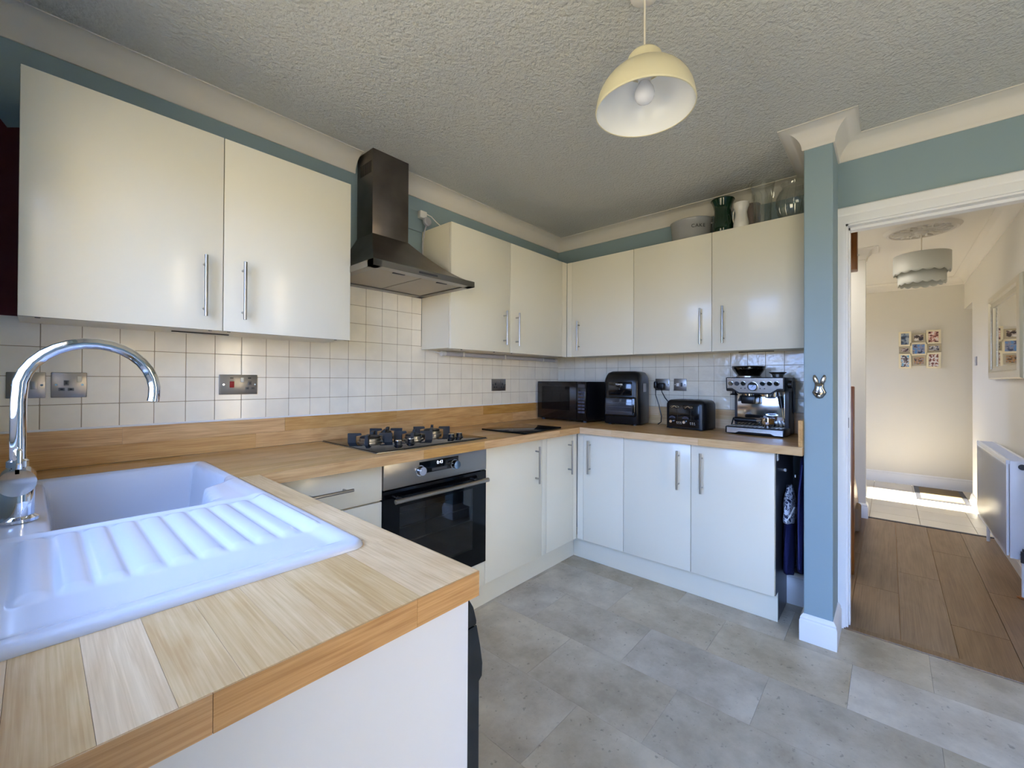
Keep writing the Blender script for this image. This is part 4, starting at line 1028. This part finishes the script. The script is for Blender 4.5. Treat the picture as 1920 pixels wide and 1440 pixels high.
# ------------------------------------------------------------------ things on top of the wall units
def shell(name, pr_out, th, seg, m, parent, c=(0, 0, 0), sx=1, sy=1):
    inn = [(max(r-th, 0.0), z) for r, z in pr_out[::-1]]
    if pr_out[0][0] > 1e-6: pr_out = [(0, pr_out[0][1])]+pr_out
    inn[-1] = (inn[-1][0], inn[-1][1]+th)
    return obj(name, lathe(NB(), pr_out+inn+[(0, inn[-1][1])], seg, c, sx, sy), m, parent)
zt = ZT+.0005
t = thing('cake_tin', 'oval grey enamel cake tin on top of the wall cabinets', 'cake tin', (-.135, -1.160, zt), -90)
shell('body', [(.112, 0), (.120, .006), (.126, .10), (.129, .132), (.131, .136)], .003, 56, 'grey_tin', t, sy=.82)
obj('rolled_rim', lathe(NB(), [(.128, .134), (.132, .136), (.132, .141), (.128, .142), (.126, .139)], 56, sy=.82, close=True), 'grey_tin', t)
b = NB(); tube(b, [(.128, -.018, .10), (.138, -.014, .104), (.140, .012, .104), (.130, .018, .10)], .005, 8); obj('handle', b, 'grey_tin', t)
# lettering wrapped on the tin wall
for i, ch in enumerate('CAKE'):
    a = -PI/2+.36+.185*i; rr = .1275
    px, py = rr*math.cos(a), rr*.82*math.sin(a); nx, ny = .82*math.cos(a), math.sin(a); q = math.atan2(ny, nx)
    mw = Matrix.Translation((px+.0006*math.cos(q), py+.0006*math.sin(q), .082)) @ Matrix.Rotation(q+PI/2, 4, 'Z') @ Matrix.Rotation(PI/2, 4, 'X')
    text('lettering', ch, .031, 'print_dark', mw, t)
t = thing('green_vase', 'dark green ribbed glass vase next to the cake tin', 'vase', (-.185, -1.366, zt), 0)
b = NB(); pr = [(.046, 0), (.054, .02), (.0575, .05), (.053, .085), (.047, .12), (.047, .15), (.053, .18), (.064, .205), (.066, .211)]
seg = 48; rings = []
for r, z in [(0, 0)]+pr+[(r-.004, z) for r, z in pr[::-1][:-1]]+[(0, .012)]:
    if r < 1e-6: rings.append([b.verts.new((0, 0, z))]*seg)
    else: rings.append([b.verts.new(((r*(1+(.02 if k % 3 == 0 else 0)*(1 if z < .19 else 0)))*math.cos(2*PI*k/seg), (r*(1+(.02 if k % 3 == 0 else 0)*(1 if z < .19 else 0)))*math.sin(2*PI*k/seg), z)) for k in range(seg)])
for a, c in zip(rings, rings[1:]):
    for k in range(seg):
        vs = []
        for v in (a[k], a[(k+1) % seg], c[(k+1) % seg], c[k]):
            if v not in vs: vs.append(v)
        if len(vs) > 2: b.faces.new(vs)
obj('body', b, 'green_glass', t, ang=60)
obj('lip', lathe(NB(), [(.064, .207), (.067, .209), (.067, .213), (.063, .213)], 44, close=True), 'green_glass', t)
t = thing('white_jug', 'small white china jug between the green vase and the glass vase', 'jug', (-.215, -1.476, zt), 0)
shell('body', [(.036, 0), (.042, .012), (.041, .04), (.034, .075), (.0310, .098), (.035, .118), (.042, .135), (.043, .150), (.0425, .155)], .003, 36, 'white_china', t)
obj('handle', tube(NB(), [(0, .034, .12), (.012, .044, .122), (.018, .048, .10), (.014, .046, .07), (0, .038, .052)], .0045, 10), 'white_china', t)
t = thing('mauve_pot', 'mauve ceramic pot half hidden behind the white jug', 'pot', (-.10, -1.505, zt), 0)
shell('body', [(.042, 0), (.048, .02), (.050, .09), (.046, .14), (.047, .165)], .004, 32, 'mauve', t)
obj('lip', lathe(NB(), [(.044, .163), (.049, .165), (.049, .170), (.044, .170)], 32, close=True), 'mauve', t)
t = thing('glass_vase', 'tall clear cut-glass vase on the wall cabinets', 'vase', (-.185, -1.582, zt), 0)
shell('body', [(.040, 0), (.043, .02), (.044, .08), (.050, .16), (.059, .225), (.063, .250)], .0035, 44, 'glass', t)
b = NB()
for k in range(12):
    a = 2*PI*k/12; tube(b, [(.0455*math.cos(a), .0455*math.sin(a), .04), (.049*math.cos(a+.18), .049*math.sin(a+.18), .10), (.056*math.cos(a+.1), .056*math.sin(a+.1), .17), (.0575*math.cos(a-.1), .0575*math.sin(a-.1), .19)], .0016, 6)
obj('cut_pattern', b, 'glass', t)
t = thing('glass_bowl_vase', 'round fluted clear glass vase beside the pier', 'vase', (-.17, -1.735, zt), 0)
shell('body', [(.050, 0), (.060, .008), (.082, .05), (.091, .095), (.088, .135), (.072, .170), (.058, .188), (.060, .205), (.066, .214)], .003, 48, 'glass', t)
b = NB()
for k in range(14):
    a = 2*PI*k/14; tube(b, [(r*math.cos(a+z*1.5), r*math.sin(a+z*1.5), z) for r, z in ((.062, .01), (.083, .05), (.092, .095), (.089, .135), (.073, .17))], .0014, 6)
obj('flutes', b, 'glass', t)

# ------------------------------------------------------------------ kitchen pendant
LX, LY = -1.775, -1.580
t = thing('pendant_lamp', 'cream dome pendant lamp on the kitchen ceiling', 'lamp', (LX, LY, 2.04), 0)
obj('ceiling_rose', lathe(NB(), [(0, .332), (.018, .332), (.042, .345), (.047, .364), (0, .364)], 40), 'coving', t)
obj('cord', cyl(NB(), (0, 0, .150), (0, 0, .334), .0028, seg=10), 'cord', t)
obj('gallery_cap', lathe(NB(), [(0, .172), (.014, .172), (.042, .166), (.049, .158), (.052, .118), (.048, .116), (.044, .152), (0, .16)], 44), 'shade', t)
arc = []
for i in range(13):
    a = i/12*PI/2*.93; arc.append((.144*math.cos(a)**.85 if i else .144, .004+.124*math.sin(a)))
arc = [(.1445, 0)]+arc+[(.046, .127)]
sh = obj('shade', lathe(NB(), arc, 64), 'shade', t)
obj('shade_lining', lathe(NB(), [(r-.002, z-.0012 if z > .01 else z+.0005) for r, z in arc], 64), 'shade_in', sh)
obj('rim', lathe(NB(), [(.1425, -.0015), (.1455, -.0015), (.1465, .003), (.143, .003)], 64, close=True), 'shade', t)
lh = obj('lamp_holder', cyl(NB(), (0, 0, .080), (0, 0, .150), .019, seg=24), 'white_plastic', t)
obj('bulb', lathe(NB(), [(0, .018), (.012, .0195), (.022, .026), (.0285, .038), (.0295, .050), (.026, .063), (.018, .076), (.014, .086), (0, .088)], 32), 'bulb', t)
b = NB()
for k in range(3):
    a = 2*PI*k/3+.4; tube(b, [(.019*math.cos(a), .019*math.sin(a), .10), (.09*math.cos(a), .09*math.sin(a), .094)], .004, 8)
obj('spider', b, 'shade_in', t)

# ------------------------------------------------------------------ rabbit knocker on the pier
t = thing('rabbit_ornament', 'metal rabbit head ornament on the blue pier', 'ornament', (NF, -1.8895, 1.14), -90)
lo = NB(); pr = [(0, -.0), (.012, .004), (.024, .020), (.0275, .030), (.020, .046), (.0175, .060), (.018, .072), (.010, .076), (0, .074)]
out = [(x, z) for x, z in pr]+[(-x, z) for x, z in pr[-2:0:-1]]
def dome_mesh(poly, h, cx, cz):
    b = NB(); n = len(poly); rings = []
    for s, y in ((1, -.0004), (1, -h*.35), (.8, -h*.75), (.5, -h*.95)):
        rings.append([b.verts.new((cx+(x-cx)*s, y, cz+(z-cz)*s)) for x, z in poly])
    for a, c in zip(rings, rings[1:]):
        for k in range(n): b.faces.new((a[k], a[(k+1) % n], c[(k+1) % n], c[k]))
    b.faces.new(rings[-1]); b.faces.new(rings[0][::-1]); return b
obj('face', dome_mesh(out, .016, 0, .036), 'pewter', t, ang=80)
for s in (-1, 1):
    ear = [(s*x, z) for x, z in ((.003, .068), (.014, .066), (.023, .080), (.026, .096), (.023, .110), (.016, .112), (.008, .098), (.003, .082))]
    e = obj('ear', dome_mesh(ear, .010, s*.014, .09), 'pewter', t, ang=80)
    inn = [(s*.014+(x-s*.014)*.5, .09+(z-.09)*.6) for x, z in ear]
    o = obj('inner_ear', dome_mesh(inn, .003, s*.014, .09), 'chrome', e, ang=80); o.data.transform(Matrix.Translation((0, -.0085, 0)))
    o = obj('eye', lathe(NB(), [(0, .004), (.003, .003), (.0042, 0)], 12), 'chrome', t); o.data.transform(Matrix.Translation((s*.009, -.015, .030)) @ Matrix.Rotation(PI/2, 4, 'X'))
o = obj('nose', lathe(NB(), [(0, .006), (.005, .004), (.007, 0)], 16), 'chrome', t); o.data.transform(Matrix.Translation((0, -.013, .014)) @ Matrix.Rotation(PI/2, 4, 'X'))

# ------------------------------------------------------------------ gap beside the base units: hooks, glove, apron
for (hx_, hy_, hz_, lab) in ((-.300, -1.7095, .745, 'white round hook on the dark cabinet side'), (-.30, -1.762, .748, 'white round button on the hanging navy apron')):
    pass
t = thing('hook', 'white round hook on the dark cabinet side panel', 'hook', (-.32, -1.7095, .745), 0)
_o = obj('knob', lathe(NB(), [(0, .014), (.007, .012), (.009, .007), (.006, 0)], 16), 'white_plastic', t); _o.data.transform(Matrix.Rotation(PI/2, 4, 'X'))
obj('stem', cyl(NB(), (0, 0, 0), (0, -.006, 0), .004, seg=12), 'white_plastic', t)
t = thing('cabinet_bracket', 'small white bracket under the worktop end', 'bracket', (-.50, -1.7095, .82), 0)
obj('plate', bx(NB(), -.016, .016, -.006, -.0003, 0, .035, .003), 'white_plastic', t)
obj('screw', cyl(NB(), (0, -.006, .018), (0, -.0075, .018), .004, seg=12), 'steel', t)
def cloth(bm, outline, thick, wob=.006):
    """hanging padded shape: outline in (x, z), soft bulged faces either side of y=0"""
    n = len(outline); cx = sum(p[0] for p in outline)/n
    rings = []
    zs = [p[1] for p in outline]; z0, z1 = min(zs), max(zs)
    for s, y in ((1, 0), (.93, -thick*.6), (.7, -thick), (.3, -thick*1.05)):
        rings.append([bm.verts.new((cx+(x-cx)*s, y+wob*math.sin(z*40+x*30), z if s == 1 else z*(.98)+.01*(z1)/1)) for x, z in outline])
    for a, c in zip(rings, rings[1:]):
        for k in range(n): bm.faces.new((a[k], a[(k+1) % n], c[(k+1) % n], c[k]))
    bm.faces.new(rings[-1])
    r2 = [bm.verts.new((v.co.x, v.co.y+thick*.5, v.co.z)) for v in rings[0]]
    for k in range(n): bm.faces.new((rings[0][k], r2[k], r2[(k+1) % n], rings[0][(k+1) % n]))
    bm.faces.new(r2)
    return bm
t = thing('oven_glove', 'navy double oven glove with printed cuff hanging beside the cabinets', 'oven glove', (-.36, -1.722, .21), 0)
def drape(bm, x0, x1, ztop, zbot, yc, th, top_w=.35, seg=16):
    """folded cloth hanging over a peg: closed loop section, narrow at the peg, full below"""
    rows = 18; rings = []
    for i in range(rows+1):
        s = i/rows; z = ztop+(zbot-ztop)*s
        wk = top_w+(1-top_w)*min(1, (s/.45)) if s < .45 else 1
        if s > .85: wk *= math.sqrt(max(.02, 1-((s-.85)/.152)**2))
        tk = th*(.45+.55*math.sin(min(1, s*1.6)*PI/2)); xc = (x0+x1)/2; hw_ = (x1-x0)/2*wk
        rings.append([bm.verts.new((xc+hw_*math.cos(a), yc+tk*math.sin(a)+.003*math.sin(a*5+s*9), z)) for a in (2*PI*k/seg for k in range(seg))])
    for a, c in zip(rings, rings[1:]):
        for k in range(seg): bm.faces.new((a[k], a[(k+1) % seg], c[(k+1) % seg], c[k]))
    bm.faces.new(rings[0][::-1]); bm.faces.new(rings[-1])
    return bm
obj('glove', drape(NB(), -.10, .12, .40, .0, -.018, .020, .45, 24), 'navy', t, ang=80)
obj('printed_cuff', drape(NB(), -.105, .125, .465, .27, -.018, .0225, .30, 24), 'pattern', t, ang=80)
obj('binding', tube(NB(), [(-.104, -.018, .30), (-.09, -.036, .33), (-.03, -.044, .36), (.03, -.044, .345), (.10, -.036, .29), (.125, -.018, .24)], .004, 8), 'white_plastic', t)
t = thing('apron', 'navy quilted apron hanging against the pier side', 'apron', (-.33, -1.800, .22), 0)
obj('cloth', drape(NB(), -.13, .16, .61, .0, 0, .024, .55, 24), 'navy', t, ang=80)
obj('piping', tube(NB(), [(-.10, -.006, .58), (-.13, .004, .45), (-.135, .006, .25), (-.12, .004, .06)], .003, 8), mat('blue_piping', (60, 64, 120), .7), t)
_o = obj('button', lathe(NB(), [(0, .005), (.007, .003), (.008, 0)], 16), 'white_plastic', t)
_o.data.transform(Matrix.Translation((-.10, .022, .52)) @ Matrix.Rotation(-PI/2, 4, 'X'))

# ------------------------------------------------------------------ hall things
t = thing('radiator', 'white panel radiator on the hall wall under the mirror', 'radiator', (1.3, HY1, .2))
RX0, RX1, RY = .765, 1.86, -2.652
obj('front_panel', bx(NB(), RX0+.002, RX1-.002, RY, RY+.012, .215, .752, .004), 'rad', t)
obj('rear_panel', bx(NB(), RX0+.004, RX1-.004, HY1+.03, HY1+.04, .215, .752, .003), 'rad', t)
b = NB()
for k in range(34): bx(b, RX0+.02+k*.0318, RX0+.035+k*.0318, RY+.012, HY1+.03, .23, .735)
obj('convector_fins', b, 'rad', t, sm=False)
obj('side_cover', bx(NB(), RX0-.004, RX0+.002, RY-.001, HY1+.042, .205, .765, .002), 'rad', t)
obj('side_cover', bx(NB(), RX1-.002, RX1+.004, RY-.001, HY1+.042, .205, .765, .002), 'rad', t)
b = NB(); bx(b, RX0, RX1, RY-.002, RY+.014, .748, .770, .002); bx(b, RX0, RX1, HY1+.028, HY1+.042, .748, .770, .002)
for k in range(40): bx(b, RX0+.012+k*.0274, RX0+.020+k*.0274, RY+.012, HY1+.03, .762, .768)
obj('top_grille', b, 'rad', t, sm=False)
obj('bleed_plug', cyl(cyl(NB(), (RX0-.004, -2.700, .735), (RX0-.010, -2.700, .735), .016, seg=20), (RX0-.010, -2.7, .735), (RX0-.013, -2.7, .735), .007, seg=8), 'dark_grey', t)
vv = obj('valve', cyl(cyl(cyl(NB(), (RX0-.004, -2.700, .235), (RX0-.045, -2.700, .235), .010, seg=14), (RX0-.040, -2.7, .20), (RX0-.040, -2.7, .262), .013, seg=14), (RX0-.040, -2.7, .262), (RX0-.040, -2.7, .278), .007, seg=12), 'dark_grey', t)
obj('pipe', cyl(NB(), (RX0-.040, -2.700, .0005), (RX0-.040, -2.700, .205), .0095, seg=16), 'rad', t)
obj('pipe', cyl(NB(), (RX1+.02, -2.700, .0005), (RX1+.02, -2.700, .235), .0095, seg=16), 'rad', t)
obj('pipe_collar', lathe(NB(), [(.010, .0008), (.028, .0008), (.028, .004), (.010, .008)], 24, (RX0-.040, -2.7, 0)), 'brown', t)

t = thing('wall_mirror', 'large silver-framed mirror on the hall wall', 'mirror', (1.54, HY1, 1.25))
mx0, mx1, mz0, mz1 = .99, 2.09, 1.245, 1.895
def pframe(bm, pr):
    pts = [(mx0, mz0, 1, 1), (mx1, mz0, -1, 1), (mx1, mz1, -1, -1), (mx0, mz1, 1, -1)]
    rings = [[bm.verts.new((x+sx*o, HY1+p, z+sz*o)) for o, p in pr] for x, z, sx, sz in pts]; k = len(pr)
    for i in range(4):
        a, c = rings[i], rings[(i+1) % 4]
        for j in range(k): bm.faces.new((a[j], a[(j+1) % k], c[(j+1) % k], c[j]))
    return bm
obj('frame', pframe(NB(), [(0, .001), (0, .022), (.008, .034), (.05, .040), (.060, .026), (.090, .020), (.096, .012), (.096, .001)]), 'silver_frame', t, ang=30)
obj('glass', bx(NB(), mx0+.09, mx1-.09, HY1+.002, HY1+.012, mz0+.09, mz1-.09), 'mirror', t, sm=False)
for xx in (mx0+.066, mx1-.066):
    b = NB()
    for k in range(44): bx(b, xx-.014, xx+.014, HY1+.024, HY1+.031, mz0+.078+k*.0113, mz0+.084+k*.0113)
    obj('ribbed_strip', b, 'silver_frame', t, sm=False)

t = thing('photo_collage', 'cream nine-opening photo frame on the hall end wall', 'photo frame', (HX1, -2.41, 1.37))
photo_cols = [[(34, 44, 60), (70, 90, 120), (120, 130, 140), (160, 170, 180)], [(50, 36, 30), (120, 96, 84), (210, 200, 190), (240, 236, 230)], [(80, 34, 30), (150, 90, 76), (220, 170, 150), (236, 220, 210)],
              [(40, 30, 34), (110, 80, 74), (160, 140, 130), (200, 190, 184)], [(50, 60, 90), (110, 120, 150), (150, 150, 170), (90, 140, 200)], [(50, 44, 56), (130, 130, 140), (190, 190, 196), (220, 214, 210)],
              [(60, 50, 50), (150, 130, 120), (230, 230, 232), (96, 170, 205)], [(50, 42, 36), (120, 96, 60), (200, 140, 60), (150, 140, 130)], [(110, 50, 36), (170, 110, 80), (214, 200, 190), (236, 228, 222)]]
frames = [(-2.218, -2.328, 1.643, 1.815, 1), (-2.334, -2.448, 1.685, 1.790, 0), (-2.452, -2.575, 1.660, 1.822, 1),
          (-2.222, -2.322, 1.560, 1.638, 0), (-2.318, -2.462, 1.530, 1.682, 1), (-2.458, -2.578, 1.565, 1.655, 0),
          (-2.218, -2.328, 1.378, 1.555, 1), (-2.334, -2.452, 1.410, 1.525, 0), (-2.455, -2.575, 1.378, 1.560, 1)]
for i, (a, c, z0_, z1_, big) in enumerate(frames):
    bd = .020 if big else .018; dth = .026 if big else .017
    b = NB()
    for y0, y1, za, zb in ((c, a, z1_-bd, z1_), (c, a, z0_, z0_+bd), (a-bd, a, z0_+bd, z1_-bd), (c, c+bd, z0_+bd, z1_-bd)): bx(b, HX1-dth, HX1-.0005, y0, y1, za, zb)
    fo = obj('frame', b, 'cream_frame' if big else 'stone_frame', t, sm=False)
    sub(obj('photo', bx(NB(), HX1-dth+.008, HX1-.001, c+bd-.001, a-bd+.001, z0_+bd-.001, z1_-bd+.001), blotch_mat('photo_print', photo_cols[i], 28+3*i), fo, sm=False))

t = thing('pendant_lamp', 'silver two-tier drum pendant lamp in the hall', 'lamp', (1.565, -2.32, 1.97), 0)
obj('ceiling_rose_boss', lathe(NB(), [(0, .395), (.03, .395), (.04, .405), (.04, .43), (0, .43)], 32), 'coving', t)
obj('cord', cyl(NB(), (0, 0, .20), (0, 0, .40), .004, seg=10), 'cord', t)
def scallop(bm, r, z0, z1, n=16, amp=.014, seg=128):
    top, bot, lin_ = [], [], []
    for k in range(seg):
        a = 2*PI*k/seg; dz = amp*abs(math.sin(a*n/2))
        top.append(bm.verts.new((r*math.cos(a), r*math.sin(a), z1))); bot.append(bm.verts.new((r*math.cos(a), r*math.sin(a), z0+amp-dz)))
    mid = [bm.verts.new((v.co.x, v.co.y, z0+amp+.006)) for v in top]
    for k in range(seg):
        j = (k+1) % seg
        bm.faces.new((top[k], top[j], mid[j], mid[k])); bm.faces.new((mid[k], mid[j], bot[j], bot[k]))
    return bm
u = obj('upper_tier', scallop(NB(), .165, .085, .235), 'silver_fabric', t)
l_ = obj('lower_tier', scallop(NB(), .138, .0, .115), 'silver_fabric', t)
for o_ in (u, l_):
    md = o_.modifiers.new('thickness', 'SOLIDIFY'); md.thickness = .003
b = NB(); 
for k in range(3):
    a = 2*PI*k/3; tube(b, [(0, 0, .22), (.164*math.cos(a), .164*math.sin(a), .228)], .003, 8)
obj('spider', b, 'steel', t)
obj('tier_disc', lathe(NB(), [(.136, .108), (.164, .108), (.164, .112), (.136, .112)], 64, close=True), 'silver_fabric', t)

t = thing('ceiling_rose', 'white plaster ceiling rose above the hall lamp', 'ceiling rose', (1.565, -2.32, ZC), 0)
obj('disc', lathe(NB(), [(0, -.022), (.04, -.022), (.06, -.014), (.10, -.012), (.15, -.014), (.185, -.012), (.19, -.022), (.205, -.022), (.215, -.010), (.225, -.0005), (0, -.0005)], 64), 'coving', t)
b = NB()
for k in range(16):
    a = 2*PI*k/16
    tube(b, [(.075*math.cos(a), .075*math.sin(a), -.014), (.12*math.cos(a+.12), .12*math.sin(a+.12), -.019), (.165*math.cos(a-.05), .165*math.sin(a-.05), -.017), (.15*math.cos(a-.2), .15*math.sin(a-.2), -.016)], [.006, .011, .009, .004], 8)
obj('acanthus_relief', b, 'coving', t)

t = thing('doormat', 'brown coir doormat with grey edging by the hall end wall', 'doormat', (3.48, -2.54, 0))
obj('pile', bx(NB(), 3.17, 3.80, -2.70, -2.385, .0, .010, .002), 'mat_', t)
b = NB()
for x0, x1, y0, y1 in ((3.13, 3.845, -2.385, -2.345), (3.13, 3.845, -2.738, -2.70), (3.13, 3.17, -2.70, -2.385), (3.80, 3.845, -2.70, -2.385)): bx(b, x0, x1, y0, y1, 0, .006)
obj('edging', b, 'dark_grey', t, sm=False)

t = thing('light_switch', 'white light switch on the hall wall past the mirror', 'switch', (3.02, HY1, 1.38))
obj('plate', bx(NB(), 2.978, 3.064, HY1-.001, HY1+.009, 1.38, 1.466, .003), 'grey_plastic', t)
obj('rocker', bx(NB(), 3.012, 3.030, HY1+.008, HY1+.014, 1.408, 1.438, .002), 'white_plastic', t)

# staircase glimpsed behind the door frame
t = thing('staircase', 'carpeted stairs with dark wood newel glimpsed past the door frame', 'staircase', (.8, -1.95, 0))
obj('newel_post', bx(NB(), .44, .53, -1.966, -1.87, .001, 1.19, .006), 'brown', t)
obj('string', prism(NB(), [(.53, .001), (1.949, .001), (1.949, .14), (1.80, .26), (.53, .9)], lambda u, v, a: (u, a, v), -1.925, -1.90), 'brown', t, sm=False)
for k in range(4):
    obj('carpeted_step', bx(NB(), 1.68-.24*(k+1), 1.68-.24*k, -1.955 if k == 0 else -1.90, -1.07, .002, .19*(k+1), .02, 3), 'carpet', t)
t = thing('stair_beam', 'brown wooden stair beam end near the hall ceiling', 'beam', (.8, -1.92, 1.995))
obj('beam', bx(NB(), .76, .86, -1.968, -1.80, 1.995, ZC-.09, .006), 'brown', t)
obj('upper_block', bx(NB(), .70, .758, -1.925, -1.80, 2.12, ZC-.09, .004), mat('dark_stair_wood', (66, 36, 18), .4), t)
o_ = obj('peg', lathe(NB(), [(0, .012), (.006, .010), (.007, 0)], 14), 'white_plastic', t)
o_.data.transform(Matrix.Translation((.80, -1.968, 2.10)) @ Matrix.Rotation(PI/2, 4, 'X'))
